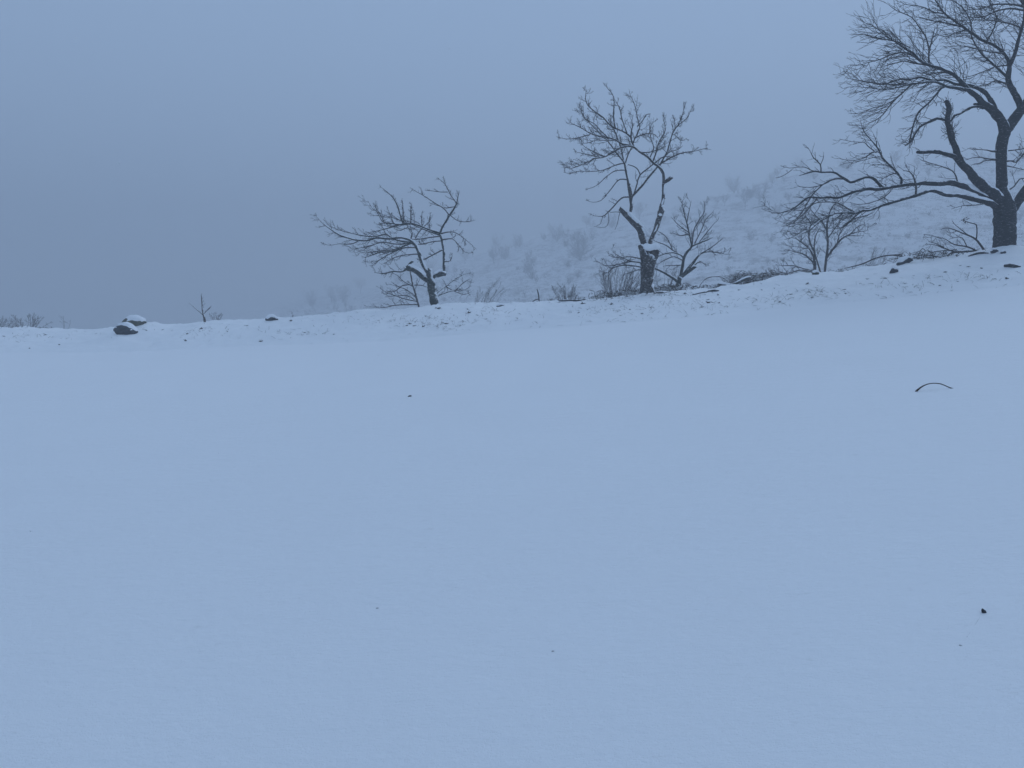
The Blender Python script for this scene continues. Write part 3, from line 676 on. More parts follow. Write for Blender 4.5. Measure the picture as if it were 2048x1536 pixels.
T.add('branch', m_('A6', (1600, 345, 7), (1590, 320, 6), (1540, 250, 5), (1490, 150, 4), (1410, 80, 2)), twigs=4, tlen=0.25, level2=1)
T.add('branch', m_('A6', (1530, 465, 7), (1470, 390, 6), (1400, 350, 5), (1280, 270, 4), (1190, 220, 3), (1125, 180, 2)), twigs=2.5, tlen=0.3, level2=1)
T.add('branch', m_('A6', (1590, 372, 5), (1500, 390, 5), (1430, 370, 4), (1320, 335, 2)), twigs=2, tlen=0.2, level2=1)
T.add('branch', m_('A6', (1515, 225, 5), (1440, 225, 4), (1360, 215, 3), (1280, 205, 2)), twigs=2, tlen=0.2, level2=1)
T.add('branch', m_('A6', (1535, 460, 6), (1620, 520, 5), (1720, 530, 4), (1800, 510, 2)), twigs=3, tlen=0.25, level2=2)
T.add('branch', m_('A6', (1430, 640, 12), (1330, 610, 10), (1220, 570, 9), (1130, 550, 8), (1050, 560, 8), (950, 550, 7), (850, 530, 6), (790, 430, 5), (740, 390, 4), (700, 320, 2)), **k6)
T.add('branch', m_('A6', (1425, 665, 10), (1300, 620, 8), (1200, 580, 7), (1100, 545, 7), (960, 580, 6), (850, 610, 5), (700, 645, 2)), **k6)
T.add('branch', m_('A6', (1435, 655, 8), (1520, 635, 6), (1590, 640, 5), (1680, 700, 4), (1770, 775, 2)), twigs=3, tlen=0.3, up=-0.1)
T.add('branch', m_('A6', (1450, 715, 8), (1560, 705, 5), (1620, 760, 4), (1690, 840, 3), (1760, 850, 2)), twigs=3, tlen=0.3, up=-0.1)
T.add('branch', m_('A6', (1430, 680, 7), (1340, 690, 6), (1200, 710, 5), (1080, 700, 3)), twigs=3, tlen=0.3)
T.add('branch', m_('A6', (1455, 725, 6), (1360, 735, 5), (1240, 760, 4), (1150, 770, 2)), twigs=3, tlen=0.3)
T.add('branch', m_('A6', (1465, 815, 7), (1360, 870, 6), (1280, 910, 5), (1200, 920, 3)), twigs=3, tlen=0.3)
T.add('branch', m_('A6', (1475, 940, 6), (1540, 930, 4), (1560, 870, 2)), twigs=4, tlen=0.2)
T.add('branch', m_('A6', (1060, 555, 9), (1030, 470, 8), (1000, 370, 8), (960, 290, 7), (900, 230, 5), (825, 170, 2)), twigs=4, tlen=0.2, level2=1)
T.add('branch', m_('A6', (1060, 540, 5), (1055, 400, 5), (1045, 290, 2)), twigs=4, tlen=0.15, level2=1)
T.add('branch', m_('A6', (1135, 545, 6), (1135, 440, 6), (1140, 340, 3)), twigs=6, tlen=0.15, level2=1)
T.add('branch', m_('A6', (1250, 575, 5), (1245, 500, 4), (1250, 430, 2)), twigs=5, tlen=0.15, level2=1)
T.add('branch', m_('A6', (1330, 605, 5), (1320, 530, 4), (1335, 460, 2)), twigs=6, tlen=0.15, level2=1)
T.add('branch', m_('A6', (860, 530, 6), (830, 470, 5), (780, 390, 5), (770, 340, 2)), twigs=5, tlen=0.2, level2=1)
T.add('branch', m_('A6', (1060, 530, 6), (960, 490, 5), (850, 460, 2)), **k6)
T.add('branch', m_('A6', (960, 550, 5), (920, 450, 4), (900, 400, 2)), twigs=5, tlen=0.2, level2=1)
T.add('branch', m_('A6', (1150, 745, 10), (1060, 780, 8), (960, 830, 8), (830, 840, 7), (740, 870, 5), (660, 900, 2)), **k6)
T.add('branch', m_('A6', (1060, 785, 7), (940, 820, 6), (800, 830, 5), (680, 850, 4), (580, 825, 2)), **k6)
T.add('branch', m_('A6', (1120, 745, 8), (1000, 760, 7), (850, 740, 6), (700, 780, 5), (600, 800, 4), (510, 800, 2)), **k6)
T.add('branch', m_('A6', (1200, 795, 7), (1060, 800, 6), (900, 870, 5), (780, 940, 4), (730, 935, 2)), **k6)
T.add('branch', m_('A6', (1215, 860, 7), (1080, 870, 5), (960, 900, 4), (860, 960, 2)), **k6)
T.add('branch', m_('A6', (1130, 715, 7), (1150, 640, 6), (1100, 590, 5), (1030, 620, 4), (960, 600, 2)), **k6)
T.add('branch', m_('A6', (1180, 700, 6), (1230, 620, 5), (1290, 560, 4), (1330, 520, 2)), **k6)
for a in [((1370, 1290, 9), (1410, 1250, 8), (1490, 1190, 7), (1600, 1110, 6), (1710, 1055, 2)),
          ((1375, 1315, 9), (1420, 1285, 7), (1550, 1240, 6), (1680, 1230, 4), (1760, 1180, 2)),
          ((1500, 1195, 6), (1580, 1240, 5), (1690, 1275, 4), (1760, 1240, 2)), ((1600, 1225, 5), (1680, 1150, 4), (1750, 1110, 2))]:
    T.add('branch', m_('A6', *a), twigs=2.5, tlen=0.4, level2=2, drift=0.5)
T.cap(m_('A6', (1165, 725, 6), (1190, 750, 9), (1215, 800, 10), (1232, 850, 7)))
T.cap(m_('A6', (1240, 880, 5), (1268, 950, 8), (1290, 1000, 12), (1310, 1030, 8)))
T.cap(m_('A6', (1110, 975, 8), (1160, 985, 16), (1220, 1018, 16), (1270, 1060, 14), (1295, 1085, 8)))
T.cap(m_('A6', (1370, 1062, 8), (1400, 1050, 14), (1440, 1030, 12), (1480, 1032, 8)))

# ------------------------------------------------------------------ trees standing just behind the bank
T = Tree('young_bare_tree', 'slim bare tree with forked stem just right of the thick lopped trunk', 'tree',
         (1357, 578), 25.0, M['bark_left'], M['twig_snowy'], 0.005, seed=21)
T.add('trunk', m_('A5', (1270, 1330, 32), (1270, 1270, 29), (1277, 1180, 28), (1292, 1135, 26)), drift=0)
T.add('limb', m_('A5', (1275, 1190, 20), (1240, 1165, 18), (1150, 1110, 17), (1060, 1060, 15), (985, 1028, 13)), drift=0.1, twigs=1, tlen=0.3)
T.add('limb', m_('A5', (1292, 1145, 24), (1320, 1000, 18), (1335, 900, 16), (1380, 820, 13), (1430, 760, 12), (1420, 680, 10), (1395, 560, 9), (1370, 450, 8), (1340, 330, 6), (1310, 200, 2)), twigs=3.5, tlen=0.5, start=0.35)
k5 = dict(twigs=3.5, tlen=0.45, level2=3, up=0.35)
T.add('branch', m_('A5', (1335, 900, 10), (1300, 860, 10), (1210, 830, 10), (1120, 840, 9), (1020, 880, 4)), twigs=2, tlen=0.4)
T.add('branch', m_('A5', (1330, 930, 8), (1220, 880, 7), (1130, 910, 6), (1050, 950, 4)), twigs=3, tlen=0.4)
T.add('branch', m_('A5', (1325, 980, 7), (1250, 990, 6), (1150, 990, 5), (1080, 1000, 3)), twigs=3, tlen=0.4)
T.add('limb', m_('A5', (1310, 1125, 20), (1380, 1040, 18), (1450, 960, 17), (1540, 850, 10), (1630, 820, 8), (1760, 830, 6), (1860, 850, 4), (1930, 845, 2)), twigs=3, tlen=0.4, start=0.4)
T.add('stub', m_('A5', (1310, 1130, 20), (1400, 1060, 20), (1485, 1000, 17)))
T.add('branch', m_('A5', (1435, 755, 9), (1530, 710, 8), (1620, 680, 7), (1700, 640, 3)), **k5)
T.add('branch', m_('A5', (1545, 845, 8), (1640, 790, 6), (1740, 720, 5), (1820, 650, 2)), **k5)
T.add('branch', m_('A5', (1440, 745, 8), (1460, 560, 7), (1520, 440, 6), (1590, 330, 5), (1590, 200, 2)), **k5)
T.add('branch', m_('A5', (1470, 720, 7), (1560, 540, 6), (1610, 420, 5), (1700, 330, 2)), **k5)
T.add('branch', m_('A5', (1530, 700, 6), (1640, 560, 5), (1720, 460, 2)), **k5)
T.add('branch', m_('A5', (1405, 605, 8), (1350, 615, 7), (1280, 620, 6), (1190, 580, 2)), twigs=2, tlen=0.3)
T.add('branch', m_('A5', (1395, 580, 7), (1310, 520, 6), (1240, 460, 4), (1180, 390, 2)), twigs=3, tlen=0.35)
T.add('branch', m_('A5', (1260, 835, 8), (1200, 800, 8), (1120, 740, 7), (1040, 710, 6), (960, 680, 2)), twigs=2, tlen=0.3)
T.add('branch', m_('A5', (1200, 800, 7), (1150, 680, 6), (1080, 600, 5), (1000, 560, 2)), twigs=3, tlen=0.35)
T.add('branch', m_('A5', (1375, 470, 6), (1400, 330, 5), (1430, 190, 2)), **k5)
T.add('branch', m_('A5', (1470, 985, 7), (1540, 940, 6), (1620, 1000, 2)), twigs=4, tlen=0.3)

T = Tree('leaning_sapling', 'thin bare sapling just left of the leaning tree\'s foot, its branches low over the snow', 'tree',
         (837, 613), 27.5, M['twig_snowy'], M['twig_snowy'], 0.0055, seed=31)
T.add('trunk', m_('A6', (1225, 1430, 12), (1212, 1380, 10), (1180, 1260, 10), (1150, 1150, 9), (1135, 1070, 8), (1110, 980, 4)), drift=0, twigs=2, tlen=0.4)
for a in [((1205, 1345, 9), (1080, 1320, 7), (960, 1280, 6), (860, 1240, 4), (820, 1210, 2)), ((1208, 1378, 8), (1100, 1380, 6), (980, 1385, 6), (850, 1410, 4), (710, 1400, 2)),
          ((1155, 1190, 7), (1060, 1140, 5), (1000, 1080, 4), (940, 1050, 2)), ((1160, 1180, 6), (1060, 1180, 5), (960, 1245, 4), (850, 1240, 2)),
          ((1190, 1300, 6), (1100, 1230, 5), (1020, 1200, 4), (920, 1170, 2)), ((1200, 1350, 7), (1110, 1290, 6), (980, 1290, 5), (870, 1300, 2)),
          ((1160, 1180, 6), (1240, 1180, 5), (1330, 1210, 2))]:
    T.add('branch', m_('A6', *a), twigs=3.2, tlen=0.4, level2=2)

T = Tree('multi_stemmed_tree', 'bare many stemmed tree under the tips of the big tree\'s low limbs', 'tree',
         (1640, 546), 25.0, M['twig_snowy'], M['twig_snowy'], 0.0055, seed=41)
for a in [((1005, 1480, 20), (1003, 1430, 18), (1000, 1340, 16), (960, 1220, 9), (880, 1150, 7), (780, 1090, 4), (680, 1110, 2)),
          ((1003, 1360, 14), (1000, 1240, 10), (955, 1150, 9), (940, 1050, 7), (960, 930, 6), (900, 860, 3)),
          ((1110, 1480, 15), (1112, 1430, 14), (1125, 1310, 14), (1140, 1150, 12), (1130, 1000, 12), (1150, 880, 8), (1180, 780, 6), (1240, 700, 3)),
          ((1125, 1310, 11), (1210, 1190, 10), (1290, 1100, 9), (1380, 1050, 7), (1450, 980, 5), (1530, 940, 2)),
          ((1240, 1160, 7), (1265, 1060, 5), (1330, 960, 4), (1450, 880, 2)), ((990, 1350, 10), (900, 1270, 8), (810, 1240, 6), (690, 1210, 2)),
          ((1070, 1470, 9), (1040, 1370, 8), (1000, 1220, 7), (1010, 1080, 6), (1060, 980, 3)), ((1130, 1010, 7), (1080, 920, 6), (1010, 850, 4), (960, 780, 2)),
          ((1140, 1100, 7), (1210, 1000, 6), (1280, 900, 4), (1320, 830, 2)), ((985, 1440, 8), (900, 1420, 7), (780, 1385, 6), (670, 1385, 4), (590, 1375, 2)),
          ((980, 1450, 8), (860, 1430, 7), (740, 1460, 6), (600, 1480, 4), (490, 1460, 2)), ((950, 1200, 6), (880, 1200, 5), (800, 1180, 3), (720, 1190, 2)),
          ((1135, 1050, 5), (1060, 1000, 4), (960, 1000, 3), (860, 1010, 2)), ((1350, 1070, 5), (1430, 1065, 4), (1500, 1065, 2)), ((1400, 1040, 5), (1500, 1020, 4), (1560, 1010, 3), (1570, 930, 2))]:
    T.add('branch', m_('A3', *a), twigs=3.6, tlen=0.5, level2=3, up=0.25)

# ------------------------------------------------------------------ bushes, one thing each
def bush(name, label, px, py, Y, w, h, n, m='twig', tr=0.0045, lean=0.0, group=None, cat='bush', curved=0.4, tw=6):
    """w, h in photograph pixels"""
    base = at(px, py, Y); sc = Y / F
    gz0 = min(ground_z(base[0], Y), base[2]) - 0.05
    o = thing(name, label, cat, (base[0], Y, gz0), group)
    a = rng.uniform(-1, 1, n); H = h * sc * rng.uniform(0.6, 1.05, n) * (1 - 0.35 * a * a) + (base[2] - gz0)
    W = a * w * sc * 0.5 + lean * H
    D = rng.uniform(-0.5, 0.5, n) * w * sc * 0.6
    t = np.linspace(0, 1, 8)[None, :, None]
    b0 = np.stack([base[0] + W * 0.2, np.full(n, Y) + D * 0.2, np.full(n, gz0)], 1)[:, None, :]
    tip = np.stack([base[0] + W, Y + D, gz0 + H], 1)[:, None, :]
    side = rng.normal(size=(n, 1, 3)) * 0.08 * h * sc
    P = b0 * (1 - t) + tip * t + side * np.sin(t * math.pi) + np.array([0, 0, 1.0]) * np.sin(t * math.pi) * H[:, None, None] * curved * 0.3
    r0 = 0.010 if h * sc > 1 else 0.007
    R = np.maximum(np.linspace(1, 0.3, 8)[None, :] * r0 * rng.uniform(0.7, 1.3, (n, 1)), tr * 0.7)
    st = link_tubes('stems', P, R, M[m], o, sides=4); st['kind'] = 'stuff'
    A, RA = sprout(P, R, tw, h * sc * 0.42, (20, 50), 0.3, 0.6, 0.25, r0=tr, K=5)
    B, RB = sprout(A, RA, 3, h * sc * 0.2, (25, 55), 0.3, 0.6, 0.2, r0=tr * 0.8, K=4)
    v1, f1, _ = tubes(A, np.maximum(RA, tr * 0.7), 3, False); v2, f2, _ = tubes(B, np.maximum(RB, tr * 0.6), 3, False)
    tg = link_mesh('twigs', np.vstack([v1, v2]), np.vstack([f1, f2 + len(v1)]), M[m], o); tg['kind'] = 'stuff'
    return o
bush('thicket', 'dense pale bush pressed against the left of the thick lopped trunk', 1232, 592, 24.5, 100, 62, 34, 'pale_twig')
bush('thicket', 'thin upright bush filling the gap between the lopped trunk and the slim forked tree', 1328, 584, 25.5, 62, 60, 16, 'pale_twig')
bush('low_bush', 'low round reddish bush on the crest in the middle, left of the lopped tree', 1133, 604, 25.0, 62, 34, 22, 'pale_twig', lean=-0.15)
bush('low_bush', 'faint slanting bush right behind the leaning tree\'s foot', 940, 610, 27.5, 66, 42, 12, 'pale_twig', lean=0.5)
bush('low_bush', 'wispy bush right of the many stemmed tree, spreading to the right', 1700, 548, 24.5, 80, 54, 14, 'pale_twig', lean=0.35)
bush('low_bush', 'small grey bush at the left edge behind the snow crest', 58, 662, 28.5, 90, 32, 22, 'pale_twig')
bush('low_bush', 'wide scrubby clump left of the snow capped boulders, cut by the left edge', -10, 664, 29.0, 110, 26, 18, 'pale_twig')
bush('low_bush', 'short twiggy clump under the many stemmed tree, left side', 1590, 556, 24.0, 90, 26, 12, 'pale_twig', lean=-0.3)
bush('dry_weed', 'single faint upright weed on the crest left of the boulders', 128, 664, 28.0, 6, 36, 3, 'pale_twig', lean=0.12, cat='weed', tw=2)
bush('dry_weed', 'tiny forked weed on the crest right of the small snow mound', 586, 638, 26.5, 12, 16, 3, 'pale_twig', cat='weed', tw=2, lean=-0.3)
bush('low_bush', 'faint scrub right of the three pronged sapling', 432, 645, 27.5, 40, 22, 7, 'pale_twig')

# three pronged sapling
T = Tree('cut_sapling', 'grey three pronged sapling stump standing alone on the crest right of the boulders', 'sapling', (408, 641), 25.2, M['pale_twig'], M['pale_twig'], 0.004, seed=3)
T.add('trunk', m_('A7', (1572, 540, 18), (1562, 480, 15), (1545, 400, 11), (1533, 330, 9), (1528, 240, 7), (1520, 130, 5)), drift=0, twigs=5, tlen=0.16, level2=1, start=0.4)
T.add('branch', m_('A7', (1545, 410, 8), (1500, 370, 7), (1440, 320, 6), (1395, 280, 5), (1360, 248, 3)), twigs=5, tlen=0.1, level2=1)
T.add('branch', m_('A7', (1548, 400, 4), (1590, 355, 5), (1625, 322, 7), (1652, 293, 3)), twigs=4, tlen=0.1, level2=1)

T = Tree('broken_stalk', 'broken upright stalk with a bent cross piece on the crest left of the reddish bush', 'stalk', (1076, 604), 24.6, M['twig'], M['twig'], 0.004, seed=4)
T.add('stem', m_('P', (1078, 612, 1.2), (1078, 598, 1.1), (1076, 585, 1.3), (1074, 578, 0.7)), drift=0)
T.add('branch', m_('P', (1078, 598, 1.0), (1070, 600, 1.0), (1062, 606, 0.6)))

# ------------------------------------------------------------------ fallen branches, sticks and logs on the bank
def stick(name, label, pts, m, cat='stick', step=0.06, snow=None, group=None, lump=0.1, sides=7):
    """pts: (px, py, radius px, metres above the bank); lies on the bank"""
    P = []
    for px, py, r, hgt in pts:
        g = on_bank(px, py)
        if hgt: g = at(px, py, pts_Y if pts_Y else g[1])
        P.append(g)
    return P
def lying(name, label, pts, m, Y=None, cat='branch', sub=(), snow=False, group=None, twigs=0, tl=0.3):
    W = []
    for px, py, r in pts:
        p = at(px, py, Y) if Y else on_bank(px, py) + np.array([0, 0, r * 23.0 / F * 0.5])
        W.append(p)
    W = np.array(W); R = np.array([r * (Y or W[i][1]) / F for i, (_, _, r) in enumerate(pts)])
    o = thing(name, label, cat, W[0], group)
    P, Rr = spline(W, R, 0.06)
    a = link_tubes('stem', P[None], Rr[None], m, o, sides=8, close=True, lump=0.15 if R.max() > 0.02 else 0)
    allP = [P]
    for s in sub:
        V = np.array([at(px, py, Y if Y else W[0][1]) for px, py, r in s]); Q = np.array([r * (Y or W[0][1]) / F for _, _, r in s])
        V[:, 1] += np.linspace(0, rng.uniform(-0.3, 0.3), len(V))
        p2, r2 = spline(V, Q, 0.08)
        br = link_tubes('side_branch', p2[None], r2[None], m, o, sides=5, close=True)
        if twigs:
            rp, rr, L = resample(p2, r2, 12)
            A, RA = sprout(rp[None], rr[None], max(2, int(L * twigs)), tl, (30, 60), 0.15, 0.6, 0.2, r0=0.005, K=5)
            B, RB = sprout(A, RA, 2, tl * 0.5, (30, 60), 0.15, 0.6, 0.2, r0=0.004, K=4)
            v1, f1, _ = tubes(A, np.maximum(RA, 0.004), 3, False); v2, f2, _ = tubes(B, np.maximum(RB, 0.0035), 3, False)
            t = link_mesh('twigs', np.vstack([v1, v2]), np.vstack([f1, f2 + len(v1)]), m, br); t['kind'] = 'stuff'
    if snow:
        P3 = P + np.array([0, 0, 1]) * (Rr * 0.9)[:, None]
        R3 = Rr * 0.8; R3[0] *= 0.3; R3[-1] *= 0.3
        link_tubes('snow_cap', P3[None], R3[None], M['snow'], o, sides=8, close=True, lump=0.2)
    return o
def A2(*p): return m_('A2', *p)
lying('fallen_branch', 'fallen dark branch with fanned twigs lying on the crest left of the big trunk',
      A2((1640, 1280, 9), (1500, 1280, 9), (1350, 1290, 8), (1270, 1302, 7), (1235, 1345, 5)), M['twig'], 19.6,
      sub=[A2((1560, 1282, 9), (1450, 1235, 8), (1300, 1210, 6), (1200, 1155, 4), (1110, 1130, 2)),
           A2((1400, 1285, 8), (1310, 1285, 7), (1200, 1250, 6), (1120, 1210, 5), (1020, 1180, 2)),
           A2((1340, 1265, 6), (1250, 1270, 5), (1150, 1280, 5), (1030, 1310, 2)),
           A2((1200, 1250, 5), (1080, 1215, 4), (950, 1220, 2)),
           A2((1300, 1340, 7), (1150, 1345, 6), (1000, 1325, 5), (930, 1340, 3)),
           A2((1450, 1240, 5), (1380, 1140, 4), (1290, 1140, 3), (1210, 1160, 2)),
           A2((1180, 1150, 4), (1080, 1110, 3), (1010, 1100, 3))], twigs=6, tl=0.38)
lying('leafy_sucker', 'slanting shoot left of the big trunk with a brown tuft of leaves',
      A2((1640, 1290, 12), (1600, 1230, 11), (1545, 1160, 10), (1480, 1120, 8), (1400, 1090, 7), (1330, 1060, 6), (1250, 1035, 4), (1190, 1040, 3), (1170, 1055, 2)), M['twig'], 20.3, cat='shoot',
      sub=[A2((1545, 1150, 7), (1552, 1080, 6), (1545, 1000, 6), (1500, 985, 5), (1440, 965, 4), (1415, 955, 3)),
           A2((1450, 1105, 5), (1360, 1040, 4), (1300, 1000, 3), (1260, 960, 2)), A2((1330, 1070, 4), (1260, 1090, 3), (1190, 1080, 2))], twigs=2, tl=0.15)
bpy.context.view_layer.update()
def leaf_clump(center, size, n, m, parent, name='leaf_tuft'):
    V, Fc = [], []
    for i in range(n):
        c = center + rng.normal(size=3) * size * 0.5
        a, b = unit(rng.normal(size=3)), unit(rng.normal(size=3)); b = unit(np.cross(a, b)); L = size * rng.uniform(0.4, 0.9)
        k = len(V)
        V += [c - a * L * .5, c + b * L * .22, c + a * L * .5, c - b * L * .22 + np.cross(a, b) * L * .12]
        Fc.append((k, k + 1, k + 2, k + 3))
    return link_mesh(name, V, Fc, m, parent, smooth=False)
suck = bpy.data.objects['leafy_sucker']
leaf_clump(at(*m_('A2', (1412, 950, 1))[0][:2], 20.3), 0.10, 26, M['leaf'], suck)
A8 = lambda *p: m_('A8', *p)
lying('arching_bramble', 'long thin bramble stem arching left over the crest from the dark stones', A8((1090, 195, 7), (1040, 184, 6), (960, 170, 5), (880, 175, 5), (790, 200, 5), (700, 240, 5), (620, 262, 4), (540, 280, 2)), M['twig'], 21.4, cat='bramble')
A9 = lambda *p: m_('A9', *p)
lying('arching_bramble', 'thin bramble stem looping over the crest right of the slim forked tree', A9((1300, 215, 5), (1270, 190, 5), (1230, 172, 5), (1150, 172, 5), (1090, 190, 4), (1050, 225, 3), (1020, 270, 2)), M['pale_twig'], 23.2, cat='bramble')
lying('snowy_log', 'snow covered log with a cut end, right of the slim forked tree', A9((1215, 262, 22), (1260, 262, 22), (1330, 275, 22), (1400, 290, 20), (1450, 305, 14)), M['bark_mid'], 22.0, cat='log', snow=True)
lying('dark_stick', 'dark curved stick lying on the snow below the snow covered log', A9((940, 361, 3), (1000, 352, 6), (1060, 338, 8), (1110, 326, 11), (1170, 324, 12), (1215, 320, 6)), M['bark_big'], cat='stick')
lying('thick_branch_piece', 'thick snowy branch piece pointing up right in the brush heap', A9((1350, 250, 8), (1400, 236, 13), (1450, 212, 14), (1500, 190, 14), (1545, 178, 9)), M['bark_left'], 22.0, cat='log', snow=True)
lying('dark_stick', 'dark straight stick lying on the snow at the foot of the big trunk', A8((1580, 182, 4), (1650, 168, 9), (1700, 162, 9), (1750, 155, 4)), M['bark_big'], cat='stick')
lying('short_log', 'short dark log half buried on the snow at the right edge', A8((1885, 270, 12), (1930, 274, 17), (1975, 274, 15), (2015, 268, 9)), M['bark_big'], cat='log', snow=False)
lying('dark_stick', 'thin dark stick on the crest right of the reddish bush', m_('P', (1118, 603, 1.0), (1140, 602, 1.8), (1160, 602, 2.2), (1172, 600, 1.2)), M['bark_big'], cat='stick')
lying('dark_stick', 'long dark stick at the foot of the thick lopped trunk', A9((380, 352, 5), (480, 350, 7), (560, 345, 9), (640, 342, 10), (700, 332, 6)), M['bark_mid'], cat='stick')

def brush_heap(label, x0, y0, x1, y1, Y, hgt, n, dark=0.5):
    """heap of thin cut twigs with clots of snow in it, along a line in the place"""
    a, b = at(x0, y0, Y), at(x1, y1, Y)
    o = thing('brush_heap', label, 'brush', (a + b) / 2)
    t = rng.random(n)[:, None]; h = hgt * Y / F
    c = a * (1 - t) + b * t + rng.normal(size=(n, 3)) * np.array([0.15, 0.25, 0]) + np.array([0, 0, 1]) * rng.uniform(-0.5, 1.0, (n, 1)) * h
    d = unit(rng.normal(size=(n, 3)) * np.array([1, 0.6, 0.6])); L = rng.uniform(0.08, 0.42, (n, 1)) * min(1, 3 * h + 0.3)
    bend = rng.normal(size=(n, 3)) * 0.05
    s = np.linspace(-0.5, 0.5, 5)[None, :, None]
    P = c[:, None, :] + d[:, None, :] * L[:, None, :] * s + bend[:, None, :] * (1 - 4 * s * s)
    R = rng.uniform(0.003, 0.011, (n, 1)) * np.ones((1, 5)); R[:, -1] *= 0.4
    k = int(n * dark)
    e = link_tubes('dark_twigs', P[:k], R[:k], M['twig_snowy'], o, sides=4); e['kind'] = 'stuff'
    e = link_tubes('pale_twigs', P[k:], R[k:], M['straw'], o, sides=3); e['kind'] = 'stuff'
    m = max(6, n // 4); q = a * (1 - rng.random((m, 1))) + b * rng.random((m, 1))
    tt = rng.random((m, 1)); q = a * (1 - tt) + b * tt + np.array([0, 0, 1]) * rng.uniform(-0.3, 0.7, (m, 1)) * h
    s2 = np.linspace(-1, 1, 5)[None, :, None]; dx = np.stack([np.ones(m), rng.uniform(-.5, .5, m), rng.uniform(-.2, .2, m)], 1)[:, None, :]
    P2 = q[:, None, :] + dx * s2 * rng.uniform(0.04, 0.13, (m, 1, 1)); R2 = np.array([[.2, .8, 1, .7, .2]]) * rng.uniform(0.010, 0.030, (m, 1))
    e = link_tubes('snow_clots', P2, R2, M['snow'], o, sides=6); e['kind'] = 'stuff'
brush_heap('low heap of snowy twigs along the crest at the foot of the dense pale bush', 1190, 594, 1285, 586, 23.2, 8, 220)
brush_heap('low heap of snowy twigs between the lopped trunk and the slim forked tree', 1300, 584, 1375, 578, 23.2, 9, 190)
brush_heap('heap of dark brush on the crest just right of the snow covered log', 1455, 566, 1500, 560, 22.6, 14, 170, 0.8)
brush_heap('long snowy brush heap on the crest left of the many stemmed tree', 1495, 564, 1575, 556, 22.8, 13, 260, 0.5)
brush_heap('thin scatter of twigs on the crest beneath the many stemmed tree', 1600, 550, 1690, 545, 22.2, 5, 90, 0.5)
brush_heap('dark tangle of brush between the arching bramble and the fallen branch', 1800, 523, 1895, 515, 20.2, 13, 130, 0.7)
brush_heap('sparse twigs poking out of the crest near the reddish bush', 1080, 605, 1180, 600, 24.2, 4, 70, 0.6)
brush_heap('thin snowy twigs on the crest between the slim forked tree and the snow covered log', 1385, 580, 1445, 574, 22.8, 5, 90, 0.4)
brush_heap('sparse snowy twigs on the crest between the many stemmed tree and the dark stones', 1700, 545, 1790, 533, 21.2, 5, 110, 0.4)
brush_heap('snowy twigs on the crest right under the fallen branch', 1900, 516, 1965, 507, 19.4, 5, 90, 0.5)
brush_heap('low twig litter on the crest at the far left edge', 10, 660, 105, 662, 27.4, 6, 120, 0.5)

# ------------------------------------------------------------------ stones
def rock_mesh(size, seed, flat=1.0):
    import bmesh
    bm = bmesh.new(); bmesh.ops.create_icosphere(bm, subdivisions=3, radius=1.0)
    for v in bm.verts:
        p = v.co.copy()
        f = 1 + 0.28 * mn.noise(p * 1.1 + Vector((seed, 0, 0))) + 0.10 * mn.noise(p * 3.0 + Vector((0, seed, 0))) + 0.08 * mn.noise(p * 7.0 + Vector((seed, seed, 0)))
        q = p * f
        for ax in ((0.8, 0.2, 0.5), (-0.5, -0.7, 0.4), (0.1, -0.9, -0.2), (-0.8, 0.3, 0.3)):
            a = Vector(ax).normalized(); d = q.dot(a)
            if d > 0.78: q -= a * (d - 0.78) * 0.8
        v.co = (q.x * size[0], q.y * size[1], q.z * size[2])
    V = np.array([v.co[:] for v in bm.verts]); Fc = np.array([[l.index for l in f.verts] for f in bm.faces])
    bm.free(); return V, Fc
def stone(name, label, px, py, w, h, m, seed, cap=0.30, cat='stone', sink=0.3, group=None, capshift=0.0, Y=None, tilt=0.0):
    c = on_bank(px, py) if Y is None else at(px, py, Y)
    s = c[1] / F
    size = (w * s * 0.5, w * s * 0.4, h * s * 0.55)
    V, Fc = rock_mesh(size, seed)
    if tilt:
        ct, st_ = math.cos(tilt), math.sin(tilt); V = V @ np.array([[ct, 0, st_], [0, 1, 0], [-st_, 0, ct]])
    c = c + np.array([0, size[1] * 0.6, size[2] * (1 - sink)])
    o = thing(name, label, cat, (c[0], c[1], c[2] - size[2]), group)
    link_mesh('rock', V + c, Fc, m, o)
    if cap:
        tri_n = np.cross(V[Fc[:, 1]] - V[Fc[:, 0]], V[Fc[:, 2]] - V[Fc[:, 0]])
        nv = np.zeros_like(V)
        for q in range(3): np.add.at(nv, Fc[:, q], tri_n)
        nv = unit(nv)
        up = nv[:, 2] + 0.35 * capshift * 6 * nv[:, 0] + 0.30 * np.array([n3(v[0], v[1] + v[2], 5.0, seed) for v in V]) + cap - 0.80
        k = np.clip(up / 0.30 + 0.5, 0, 1); k = k * k * (3 - 2 * k)
        th = max(0.02, size[2] * 0.18)
        W = V + nv * (-0.02 + 0.035 * k)[:, None]; W[:, 2] += k * th
        link_mesh('snow_cap', W + c, Fc, M['snow'], o)
    return o
stone('boulder', 'upper of the two snow capped boulders on the crest at far left, brownish', 258, 655, 54, 26, M['rock'], 1.3, cap=0.14, cat='boulder', capshift=0.16, tilt=0.25, sink=0.50)
stone('boulder', 'lower and darker of the two snow capped boulders at far left', 248, 670, 48, 24, M['dark_rock'], 12.7, cap=0.14, cat='boulder', capshift=0.12, sink=0.45, tilt=-0.15)
stone('stone', 'small rounded stone under a thick snow mound on the crest left of centre', 541, 642, 26, 13, M['dark_rock'], 2.2, cap=0.62, capshift=0.15, sink=0.55)
stone('stone', 'dark stone under a snow cap left of the fallen branch, the higher one', 1812, 527, 32, 13, M['dark_rock'], 6.2, cap=0.22, tilt=0.32, sink=0.5, capshift=-0.12)
